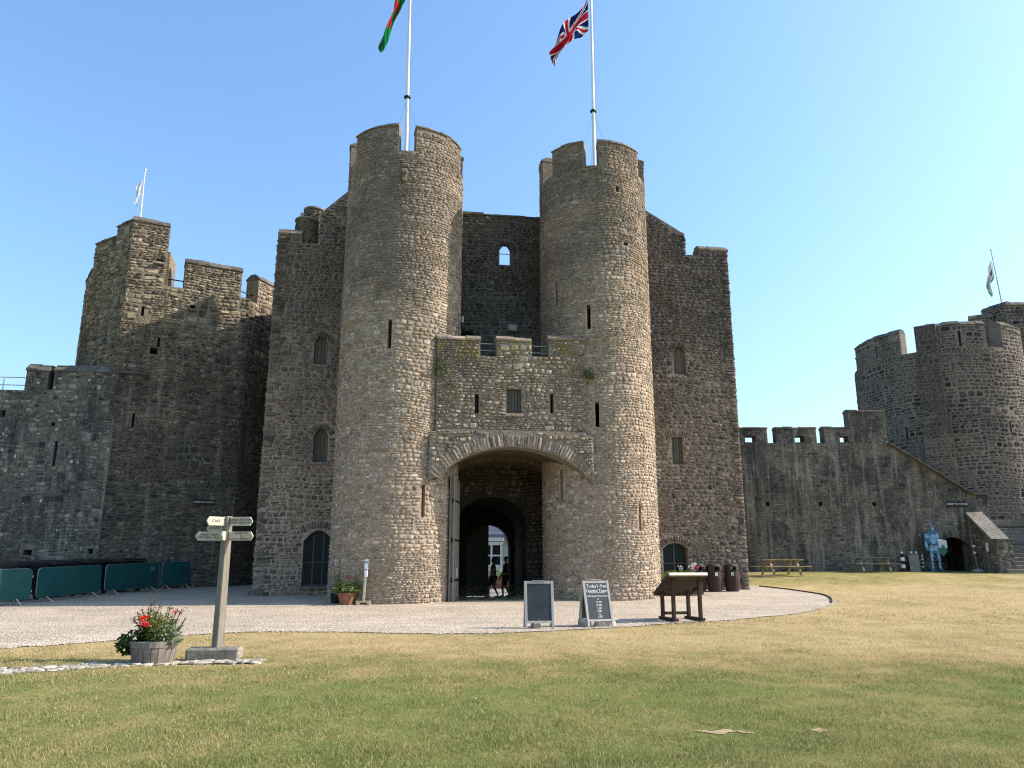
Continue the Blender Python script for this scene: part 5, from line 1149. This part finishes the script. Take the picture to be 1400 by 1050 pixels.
# ------------------------------------------------------------------ plant pots and post at the foot of the left tower
pt = thing('plant_pot', 'terracotta pot holding a leafy plant at the foot of the left tower', 'plant pot', (-5.18, 25.0, G(-5.2, 25) + .018))
mb = MB(); mb.lathe([(.2, 0), (.27, .26), (.3, .27), (.31, .36), (.26, .36), (.24, .3), (.01, .29)], 22); mb.build('pot', TERRA, pt, local=True)
mb = MB(); mb.lathe([(.01, .3), (.25, .3)], 16); mb.build('soil', SOIL, pt, local=True)
V, F, S_ = stems_leaves([(.5 * math.cos(a) * k, .5 * math.sin(a) * k, .62 - .42 * k + .1 * math.sin(a * 3)) for a in [i * .42 for i in range(15)] for k in (1, .62)], 18, .2, rp, flat=.36)
plant('leafy_plant', 'bright green leafy plant with pale flowers in the terracotta pot', 'plant', (-5.18, 25.0, G(-5.2, 25) + .32), [(V, F, L_BRIGHT)], S_, [((.1, -.3, .12), .05, F_WHITE, 14), ((-.02, -.36, .16), .05, F_WHITE, 14), ((.2, -.3, .18), .05, F_WHITE, 14)] + [((x, .05, .5), .05, F_RED, 10) for x in (-.12, .0, .16)])
V, F, S_ = stems_leaves([(-.05, 0, 1.0), (.06, .03, .8), (-.12, .03, .75)], 18, .12, rp)
plant('tall_flower', 'tall stem of white and magenta flowers behind the terracotta pot', 'plant', (-5.62, 25.55, G(-5.6, 25.5) + .3), [(V, F, L_DARK)], S_, [((-.05, 0, 1.0), .05, F_WHITE, 16), ((-.03, 0, .9), .05, F_WHITE, 16), ((.0, 0, .78), .05, F_WHITE, 14), ((.02, 0, .66), .045, F_WHITE, 12), ((-.14, .02, .95), .05, F_PINK, 14), ((.1, .02, .88), .05, F_PINK, 14)])
p2 = thing('plant_pot', 'dark pot with tall flowers tucked beside the left tower', 'plant pot', (-5.62, 25.55, G(-5.6, 25.5) + .018)); mb = MB(); mb.lathe([(.16, 0), (.22, .3), (.2, .3), (.01, .27)], 18); mb.build('pot', BINP, p2, local=True)
sp = thing('sanitiser_stand', 'white post on a timber foot with a small blue and white notice', 'stand', (-4.62, 24.82, G(-4.6, 24.8) + .018), R(6))
mb = MB(); mb.box((0, 0, .09), (.46, .1, .06)); mb.box((-.17, 0, .03), (.09, .3, .06)); mb.box((.17, 0, .03), (.09, .3, .06)); mb.build('foot', wood('pine', (.4, .32, .2), (.6, .5, .34), 0), sp, bevel=.006, local=True)
mb = MB(); mb.box((0, 0, .6), (.075, .06, .98)); mb.build('post', CREAM, sp, Matrix.Rotation(R(2), 4, 'Y'), bevel=.006, local=True)
mb = MB(); mb.box((.05, -.05, .93), (.1, .08, .18)); mb.build('dispenser', WHITE, sp, bevel=.012, local=True)
mb = MB(); mb.box((.05, -.02, 1.2), (.11, .02, .36)); mb.build('notice', WHITE, sp, local=True); mb = MB(); mb.box((.05, -.034, 1.29), (.07, .006, .07)); mb.build('notice_symbol', simple('blue_print', (.1, .16, .4), .5), sp, local=True)

# ------------------------------------------------------------------ crowd barriers covered in green fabric
def barrier(a, b, label):
    a, b = Vector(a), Vector(b); d = b - a; L_ = d.length; c_ = (a + b) / 2; g0, g1 = G(*a), G(*b)
    M = Matrix.Translation((c_.x, c_.y, (g0 + g1) / 2 + .018)) @ Matrix.Rotation(math.atan2(d.y, d.x), 4, 'Z') @ Matrix.Rotation(-math.atan2(g1 - g0, L_), 4, 'Y')
    t = bpy.data.objects.new('barrier', None); link(t, None, M); tag(t, label, 'barrier', 'green crowd barriers along the dark wall')
    w, z0, z1, r_ = L_ / 2, .17, 1.08, .13
    out = []
    for cx2, cz, a0 in ((w - r_, z0 + r_, -90), (w - r_, z1 - r_, 0), (-w + r_, z1 - r_, 90), (-w + r_, z0 + r_, 180)):
        out += [(cx2 + r_ * math.cos(R(a0 + k * 30)), cz + r_ * math.sin(R(a0 + k * 30))) for k in range(4)]
    mb = MB(); mb.path([(x, 0, z) for x, z in out + out[:1]], .02, 6); mb.build('frame', STEEL, t, local=True)
    # fabric: a slightly billowing skin stretched over the frame
    rd = random.Random(int(abs(c_.y) * 10)); nx_, nz_ = 18, 8; V = []; F = []
    for s_ in (-1, 1):
        o2 = len(V)
        for i in range(nx_ + 1):
            for j in range(nz_ + 1):
                x = -w - .012 + (2 * w + .024) * i / nx_; z = z0 - .02 + (z1 - z0 + .04) * j / nz_
                ex = max(0, abs(x) - (w - r_)); ez = max(0, abs(z - (z0 + z1) / 2) - ((z1 - z0) / 2 - r_)); q = math.hypot(ex, ez)
                if q > r_ + .012: k = (r_ + .012) / q; x = math.copysign(w - r_ + ex * k, x); z = (z0 + z1) / 2 + math.copysign((z1 - z0) / 2 - r_ + ez * k, z - (z0 + z1) / 2)
                b_ = math.sin(math.pi * i / nx_) * math.sin(math.pi * j / nz_); V.append((x, s_ * (.026 + .02 * b_ * (1 + .7 * math.sin(i * .9 + rd.random() * .4 + j * .6))), z))
        F += [(o2 + i * (nz_ + 1) + j, o2 + (i + 1) * (nz_ + 1) + j, o2 + (i + 1) * (nz_ + 1) + j + 1, o2 + i * (nz_ + 1) + j + 1) for i in range(nx_) for j in range(nz_)]
    mb = MB(); mb.add(V, F); mb.build('fabric', GREENF, t, local=True)
    for x in (-w * .72, w * .72):
        mb = MB()
        for y in (-.3, .3): mb.beam((x, 0, .2), (x + .02, y, .005), .035, .02)
        mb.beam((x, -.3, .012), (x, .3, .012), .03, .02) if False else None
        mb.build('foot', CREAM, t, local=True)
    mb = MB()
    for z in (.4, .85): mb.box((w + .02, 0, z), (.05, .03, .05))
    mb.build('coupling_hook', STEEL, t, local=True)
    return t
barrier((-16.6, 22.6), (-15.12, 25.0), 'green fabric crowd barrier partly in sun, nearest the left edge')
barrier((-15.2, 25.45), (-14.72, 28.4), 'long green fabric barrier, second from the left edge')
b3_ = barrier((-14.7, 28.7), (-14.12, 31.6), 'green fabric barrier with a pale patch in its corner')
barrier((-14.05, 31.85), (-13.42, 33.0), 'dark green barrier at the wall end of the row')
Mx = W[b3_.name]; L_ = math.hypot(.58, 2.9); mb = MB(); mb.box((L_ / 2 - .42, -.06, .86), (.3, .006, .2)); mb.build('pale_patch', simple('faded_patch', (.07, .16, .17), .7), b3_, Mx)

# ------------------------------------------------------------------ wheeled bins behind the barriers
def wheelie(x, y, rz, label, first=None):
    mwz = G(x, y) + .018
    if first: return copy_tree(first, (x, y, mwz), rz, label)
    t = thing('wheeled_bin', label, 'wheeled bin', (x, y, mwz), rz, 'black wheeled bins behind the barriers')
    mb = MB(); mb.box((0, 0, .68), (1.2, .9, .95)); P = mb.v
    mb.v = [(a * (1 if z > .8 else .86), b * (1 if z > .8 else .86), z) for a, b, z in mb.v]; mb.box((0, 0, 1.13), (1.3, 1.0, .07)); mb.build('body', BINP, t, bevel=.02, local=True)
    mb = MB(); P = []; n = 8
    for i in range(n + 1):
        th = math.pi * i / n; P += [(sx * .66, -.5 * math.cos(th), 1.175 + .11 * math.sin(th) ** .6) for sx in (-1, 1)]
    mb.add(P, [(2 * i, 2 * i + 1, 2 * i + 3, 2 * i + 2) for i in range(n)] + [tuple(range(0, 2 * n + 2, 2)), tuple(range(1, 2 * n + 2, 2))]); mb.build('lid', BINP, t, local=True)
    mb = MB(); mb.tube((-.5, -.53, 1.0), (.5, -.53, 1.0), .02); mb.build('handle', IRON, t, local=True)
    for sx in (-.48, .48):
        for sy in (-.32, .32):
            mb = MB(); mb.tube((sx - .03, sy, .1), (sx + .03, sy, .1), .1, n=12); mb.box((sx, sy, .19), (.07, .08, .06)); mb.build('wheel', RUBBER, t, local=True)
    return t
w1 = wheelie(-16.45, 26.5, R(80), 'black wheeled bin with curved lid behind the sunlit end of the barriers')
wheelie(-16.15, 28.1, R(78), 'black wheeled bin behind the second green barrier, its near end', w1); wheelie(-15.75, 29.5, R(78), 'black wheeled bin between the middle barrier and the lichened wall', w1); wheelie(-15.2, 31.0, R(76), 'black wheeled bin at the wall end of the row of bins', w1)
cr = thing('crate', 'pale grey slatted crate on top of a box behind the leftmost green barrier', 'crate', (-17.0, 24.6, G(-17, 24.6) + .018), R(70))
mb = MB(); mb.box((0, 0, .55), (1.1, .8, 1.1)); mb.build('box', BINP, cr, bevel=.03, local=True)
for i in range(5):
    mb = MB(); mb.box((-.35 + i * .17, -.2, 1.22), (.08, .3, .22)); mb.build('slat', GREYP, cr, local=True)
mb = MB(); mb.box((0, 0, 1.12), (.9, .8, .035)); mb.box((0, -.2, 1.345), (.85, .4, .03)); mb.build('tray', GREYP, cr, local=True)

# ------------------------------------------------------------------ wall plaques
def plaque(text, p, rz, label, w=.86, h=.16):
    t = thing('wall_sign', label, 'sign', p, rz); mb = MB(); mb.box((0, 0, 0), (w, .03, h)); mb.build('plate', BLACKP, t, bevel=.005, local=True)
    text_part(text, h * .45, LETW, t, W[t.name] @ Matrix.Translation((0, -.018, 0)) @ Matrix.Rotation(R(90), 4, 'X'), .002)
p = SA.at(3.95, 4.1, .09); plaque('BARBICAN TOWER', tuple(p), math.atan2(SA.U[1], SA.U[0]), 'small black sign reading BARBICAN TOWER on the left tower wall', .86, .21)
plaque('HENRY VII. TOWER', (24.6, 42.93, 4.7), 0, 'small black sign reading HENRY VII. TOWER above the low doorway', 1.08, .29)

# ------------------------------------------------------------------ knight cut-out
kn = thing('knight_figure', 'life-size painted cut-out of a blue armoured knight with a shield', 'cut-out figure', (22.85, 42.55, G(22.85, 42.55)))
KB = simple('painted_steel_blue', (.035, .13, .24), .5, 0, .45, 11); KL = simple('painted_light_steel', (.19, .35, .47), .5, 0, .6, 13); KD = simple('painted_dark_steel', (.04, .10, .18), .5, 0, .3, 9)
XZ = Matrix(((1, 0, 0, 0), (0, 0, 1, 0), (0, 1, 0, 0), (0, 0, 0, 1)))
def cut(name, P, y0, y1, m, par=kn): mb = MB(); mb.extrude(P, y0, y1, XZ); return mb.build(name, m, par, bevel=.008, local=True)
sil = [(-.30, 0), (-.12, 0), (-.1, .1), (-.14, .55), (-.06, .95), (.04, .95), (.12, .55), (.16, .12), (.36, .02), (.38, .1), (.26, .2), (.26, .6), (.24, 1.05), (.28, 1.4), (.34, 1.75), (.30, 2.0), (.16, 2.1), (.1, 2.16), (.11, 2.36), (.02, 2.5), (-.07, 2.36), (-.06, 2.16), (-.2, 2.1), (-.42, 2.0), (-.5, 1.7), (-.52, 1.4), (-.48, 1.15), (-.36, 1.1), (-.3, 1.2), (-.33, 1.45), (-.26, 1.55), (-.24, 1.05), (-.28, .6), (-.28, .2)]
cut('figure_board', sil, -.02, .02, KB)
def blob(name, c_, rx, rz_, m, n=14, rot=0., par=kn, y=-.021, d=.012):
    P = [(c_[0] + rx * math.cos(t) * math.cos(rot) - rz_ * math.sin(t) * math.sin(rot), c_[1] + rx * math.cos(t) * math.sin(rot) + rz_ * math.sin(t) * math.cos(rot)) for t in [2 * math.pi * i / n for i in range(n)]]
    mb = MB(); mb.extrude(P, y - d, y, XZ); return mb.build(name, m, par, local=True)
blob('breastplate', (-.02, 1.72), .2, .26, KL); blob('shoulder_plate', (-.36, 1.88), .13, .13, KL); blob('shoulder_plate', (.22, 1.9), .1, .12, KL); blob('helmet', (.02, 2.3), .085, .13, KL); blob('visor_slot', (.02, 2.33), .07, .015, KD, y=-.034); blob('waist_belt', (-.02, 1.42), .22, .045, KD)
for x in (-.13, .11): blob('fauld_plate', (x - .02, 1.22), .13, .17, KL)
for x in (-.2, .18): blob('thigh_plate', (x, .86), .075, .2, KL); blob('knee_plate', (x, .62), .09, .07, KL, y=-.03); blob('greave', (x, .34), .065, .2, KL); blob('knee_strap', (x, .53), .07, .016, KD, y=-.03)
blob('forearm_plate', (-.43, 1.4), .07, .18, KL); blob('gauntlet', (-.38, 1.15), .09, .07, KD)
mb = MB(); mb.tube((-.55, -.05, 1.4), (.15, -.05, .55), .015, n=6); mb.build('sword', KL, kn, local=True)
mb = MB(); mb.tube((.02, 0, 2.5), (.02, 0, 2.72), .012, .004, 6); mb.build('plume_spike', KL, kn, local=True)
sh_ = [(.18, 1.72), (.66, 1.66), (.68, 1.3), (.6, 1.02), (.42, .8), (.26, 1.0), (.18, 1.3)]
s0 = cut('shield', sh_, -.075, -.045, simple('shield_white', (.55, .62, .64), .5)); cut('shield_base', [(.185, 1.28), (.675, 1.26), (.6, 1.02), (.42, .81), (.265, 1.0)], -.082, -.0755, simple('shield_green', (.015, .16, .07), .5), s0); blob('shield_boss', (.44, 1.34), .075, .085, KD, par=s0, y=-.083); blob('shield_boss', (.44, 1.34), .04, .045, KL, par=s0, y=-.096)
mb = MB(); mb.beam((0, .02, .9), (0, .42, .01), .05, .05); mb.build('prop', W_BROWN, kn, local=True)

# things standing beside the doorway
sk = thing('banded_post', 'black and white banded post by the wall left of the knight', 'post', (21.05, 42.55, G(21, 42.5)))
for i in range(5):
    mb = MB(); mb.lathe([(.1, 0), (.11, .06), (.1, .19)], 12, (0, 0, i * .19)); mb.build('band', WHITE if i % 2 else BLACKP, sk, local=True)
mb = MB(); mb.lathe([(.05, 0), (.06, .05), (.02, .12)], 10, (0, 0, .95)); mb.build('cap', WHITE, sk, local=True)
nb = thing('notice_board', 'grey upright board leaning on the wall left of the knight', 'board', (21.72, 42.6, G(21.7, 42.6)))
mb = MB(); mb.box((0, 0, .45), (.55, .06, .95)); mb.build('board', W_PICG, nb, Matrix.Rotation(R(-6), 4, 'X'), bevel=.01, local=True)
for x in (-.12, .14): mb = MB(); mb.lathe([(.05, 0), (.09, .06), (.07, .16), (.02, .2)], 10, (x, .05, .9)); mb.build('finial', STEEL, nb, local=True)
bp = thing('bunting_pole', 'thin white pole with beads beside the board left of the knight', 'pole', (22.15, 42.6, G(22.1, 42.6)))
mb = MB(); mb.tube((0, 0, 0), (0, 0, .85), .02, n=6); mb.build('pole', BLACKP, bp, local=True)
for z in (.25, .45, .65, .82): mb = MB(); mb.lathe([(.01, -.05), (.05, 0), (.01, .05)], 8, (0, 0, z)); mb.build('bead', WHITE, bp, local=True)
lp = thing('barrier_post', 'grey post with a pale weighted foot right of the low doorway', 'post', (24.95, 42.35, G(24.9, 42.3)))
mb = MB(); mb.tube((0, 0, .1), (-.12, .1, 1.7), .05, .045, 8); mb.build('post', W_PICG, lp, local=True)
mb = MB(); mb.lathe([(.3, 0), (.3, .06), (.22, .14), (.06, .17)], 16); mb.build('foot', GREYP, lp, local=True)
for z in (1.0, 1.35): mb = MB(); mb.box((-.08, -.0, z), (.12, .1, .12)); mb.build('clip', WHITE, lp, local=True)
ns = thing('wall_notice', 'small pale notice on the stair parapet right of the low doorway', 'notice', (25.02, 41.4, 2.35)); mb = MB(); mb.box((0, 0, 0), (.03, .22, .45)); mb.build('plate', WHITE, ns, local=True)

# ------------------------------------------------------------------ picnic tables
def picnic(x, y, rz, m, label):
    t = thing('picnic_table', label, 'picnic table', (x, y, G(x, y)), rz); L2 = 2.05
    for i in range(5):
        mb = MB(); mb.box((0, -.3 + i * .15, .75), (L2, .138, .04)); mb.build('top_plank', m, t, bevel=.004, local=True)
    for s in (-1, 1):
        for k in (0, 1): mb = MB(); mb.box((0, s * (.66 + k * .145), .44), (L2 + .3, .135, .04)); mb.build('seat_plank', m, t, bevel=.004, local=True)
    for sx in (-.68, .68):
        for s in (-1, 1): mb = MB(); mb.beam((sx, s * .24, .72), (sx, s * .68, 0), .045, .11, (1, 0, 0)); mb.build('leg', m, t, local=True)
        mb = MB(); mb.box((sx + .05, 0, .39), (.045, 1.62, .1)); mb.box((sx + .05, 0, .69), (.045, .7, .08)); mb.build('crossbar', m, t, local=True)
        mb = MB(); mb.beam((sx * .93, 0, .4), (sx * .2, 0, .71), .045, .09, (0, 1, 0)); mb.build('brace', m, t, local=True)
picnic(13.1, 38.5, R(8), W_PICN, 'pale new timber picnic table on the grass beside the gatehouse corner'); picnic(18.95, 41.6, R(-3), W_PICG, 'dark grey weathered picnic table nearer the knight figure')

# ------------------------------------------------------------------ two people walking out through the passage
SKIN = simple('skin', (.35, .2, .14), .6); CLOTH1 = simple('dark_tshirt', (.03, .032, .04), .9); CLOTH2 = simple('dark_shorts', (.04, .04, .045), .9); HAIR = simple('dark_hair', (.02, .015, .012), .8); CLOTH3 = simple('navy_dress', (.03, .035, .06), .9)
def person(loc, rz, label, stride, cap, h=1.72, skirt=False):
    t = thing('person', label, 'person', loc, rz); s = h / 1.75
    J = dict(pelvis=(0, 0, .95), belly=(0, -.01, 1.08), chest=(0, 0, 1.28), neck0=(0, 0, 1.45), neck=(0, .01, 1.52), head=(0, -.015, 1.60), head2=(0, -.01, 1.68))
    rad = dict(pelvis=.135, belly=.13, chest=.145, neck0=.07, neck=.055, head=.085, head2=.08); E_ = [('pelvis', 'belly'), ('belly', 'chest'), ('chest', 'neck0'), ('neck0', 'neck'), ('neck', 'head'), ('head', 'head2')]
    for k, sx in (('L', -1), ('R', 1)):
        st_ = stride * sx
        J.update({'hip' + k: (sx * .09, 0, .88), 'knee' + k: (sx * .1, -.1 - st_ * .12, .5), 'ankle' + k: (sx * .1, st_ * -.22 + .02, .09), 'toe' + k: (sx * .12, -st_ * .22 - .14, .04), 'sho' + k: (sx * .19, 0, 1.4), 'elb' + k: (sx * .26, .03 + st_ * .1, 1.13), 'wri' + k: (sx * .27, -.03 + st_ * .2, .9), 'hand' + k: (sx * .265, -.06 + st_ * .22, .82)})
        rad.update({'hip' + k: .1, 'knee' + k: .062, 'ankle' + k: .042, 'toe' + k: .038, 'sho' + k: .068, 'elb' + k: .045, 'wri' + k: .032, 'hand' + k: .032})
        E_ += [('pelvis', 'hip' + k), ('hip' + k, 'knee' + k), ('knee' + k, 'ankle' + k), ('ankle' + k, 'toe' + k), ('chest', 'sho' + k), ('sho' + k, 'elb' + k), ('elb' + k, 'wri' + k), ('wri' + k, 'hand' + k)]
        for fi in range(4):
            n_ = f'f{fi}{k}'; J[n_] = (sx * (.25 + .012 * fi), -.085 + st_ * .22 + .018 * fi, .735 + .008 * abs(fi - 1)); rad[n_] = .009; E_.append(('hand' + k, n_))
        J['th' + k] = (sx * .235, -.1 + st_ * .22, .79); rad['th' + k] = .011; E_.append(('hand' + k, 'th' + k))
    def skin(name, keys, edges, grow, m, sub=2):
        keys = list(keys); me = bpy.data.meshes.new(name); me.from_pydata([tuple(c_ * s for c_ in J[k]) for k in keys], [(keys.index(a), keys.index(b)) for a, b in edges], [])
        o = bpy.data.objects.new(name, me); link(o, t, W[t.name]); sk_ = o.modifiers.new('skin', 'SKIN'); sk_.use_smooth_shade = True
        if not me.skin_vertices:
            me.attributes.new  # the modifier adds the layer itself
        for i, k in enumerate(keys): me.skin_vertices[0].data[i].radius = ((rad[k] + grow) * s,) * 2
        me.skin_vertices[0].data[0].use_root = True; sb = o.modifiers.new('sub', 'SUBSURF'); sb.levels = sb.render_levels = sub; me.materials.append(m); return o
    skin('body', J.keys(), E_, 0, SKIN)
    tk = ['belly', 'chest', 'neck0', 'shoL', 'shoR', 'elbL', 'elbR']; J['slvL'] = tuple((a + b) / 2 for a, b in zip(J['shoL'], J['elbL'])); J['slvR'] = tuple((a + b) / 2 for a, b in zip(J['shoR'], J['elbR'])); rad['slvL'] = rad['slvR'] = .062
    skin('shirt', ['chest', 'belly', 'pelvis', 'shoL', 'shoR', 'slvL', 'slvR'], [('chest', 'belly'), ('belly', 'pelvis'), ('chest', 'shoL'), ('chest', 'shoR'), ('shoL', 'slvL'), ('shoR', 'slvR')], .016, CLOTH1 if not skirt else CLOTH3)
    skin('shorts', ['pelvis', 'hipL', 'hipR', 'kneeL', 'kneeR'], [('pelvis', 'hipL'), ('pelvis', 'hipR'), ('hipL', 'kneeL'), ('hipR', 'kneeR')], .022, CLOTH2)
    for sx in (-1, 1):
        mb = MB(); mb.lathe([(.0, 0), (.02, .004), (.022, .02), (.0, .024)], 8, (0, 0, 0)); mb.build('ear', SKIN, t, Matrix.Translation((sx * .085 * s, 0, 1.62 * s)) @ Matrix.Rotation(R(90), 4, 'Y'), local=True)
        mb = MB(); mb.lathe([(.0, -.008), (.008, 0), (.0, .008)], 6); mb.build('eye', BLACKP, t, Matrix.Translation((sx * .032 * s, -.092 * s, 1.645 * s)), local=True)
        mb = MB(); mb.box((sx * .11 * s, (-.06 - stride * sx * .22) * s, .03 * s), (.1 * s, .27 * s, .07 * s)); mb.build('shoe', RUBBER, t, bevel=.02, local=True)
    mb = MB(); mb.box((0, -.102 * s, 1.61 * s), (.026, .04, .045), taper=.6); mb.build('nose', SKIN, t, bevel=.006, local=True)
    if cap:
        mb = MB(); mb.lathe([(.102, 0), (.1, .05), (.07, .1), (.0, .115)], 14, (0, 0, 1.66 * s)); mb.box((0, -.13 * s, 1.665 * s), (.15, .12, .015)); mb.build('cap', CLOTH2, t, local=True)
    else:
        mb = MB(); mb.lathe([(.05, -.12), (.1, -.02), (.1, .05), (.07, .1), (.0, .115)], 14, (0, .02, 1.66 * s)); mb.build('hair', HAIR, t, local=True)
    return t
def fz(w): return float(np.interp(w, [k for k, _ in fl], [z for _, z in fl]))
x, y = gh(1.36, 6.9); person((x, y, fz(6.9)), R(-75), 'person in cap and shorts walking in the dark passage, on the right', .8, True)
x, y = gh(.74, 6.5); person((x, y, fz(6.5)), R(-80), 'person without cap in the dark passage, half hidden on the left', -.9, False, 1.66, True)
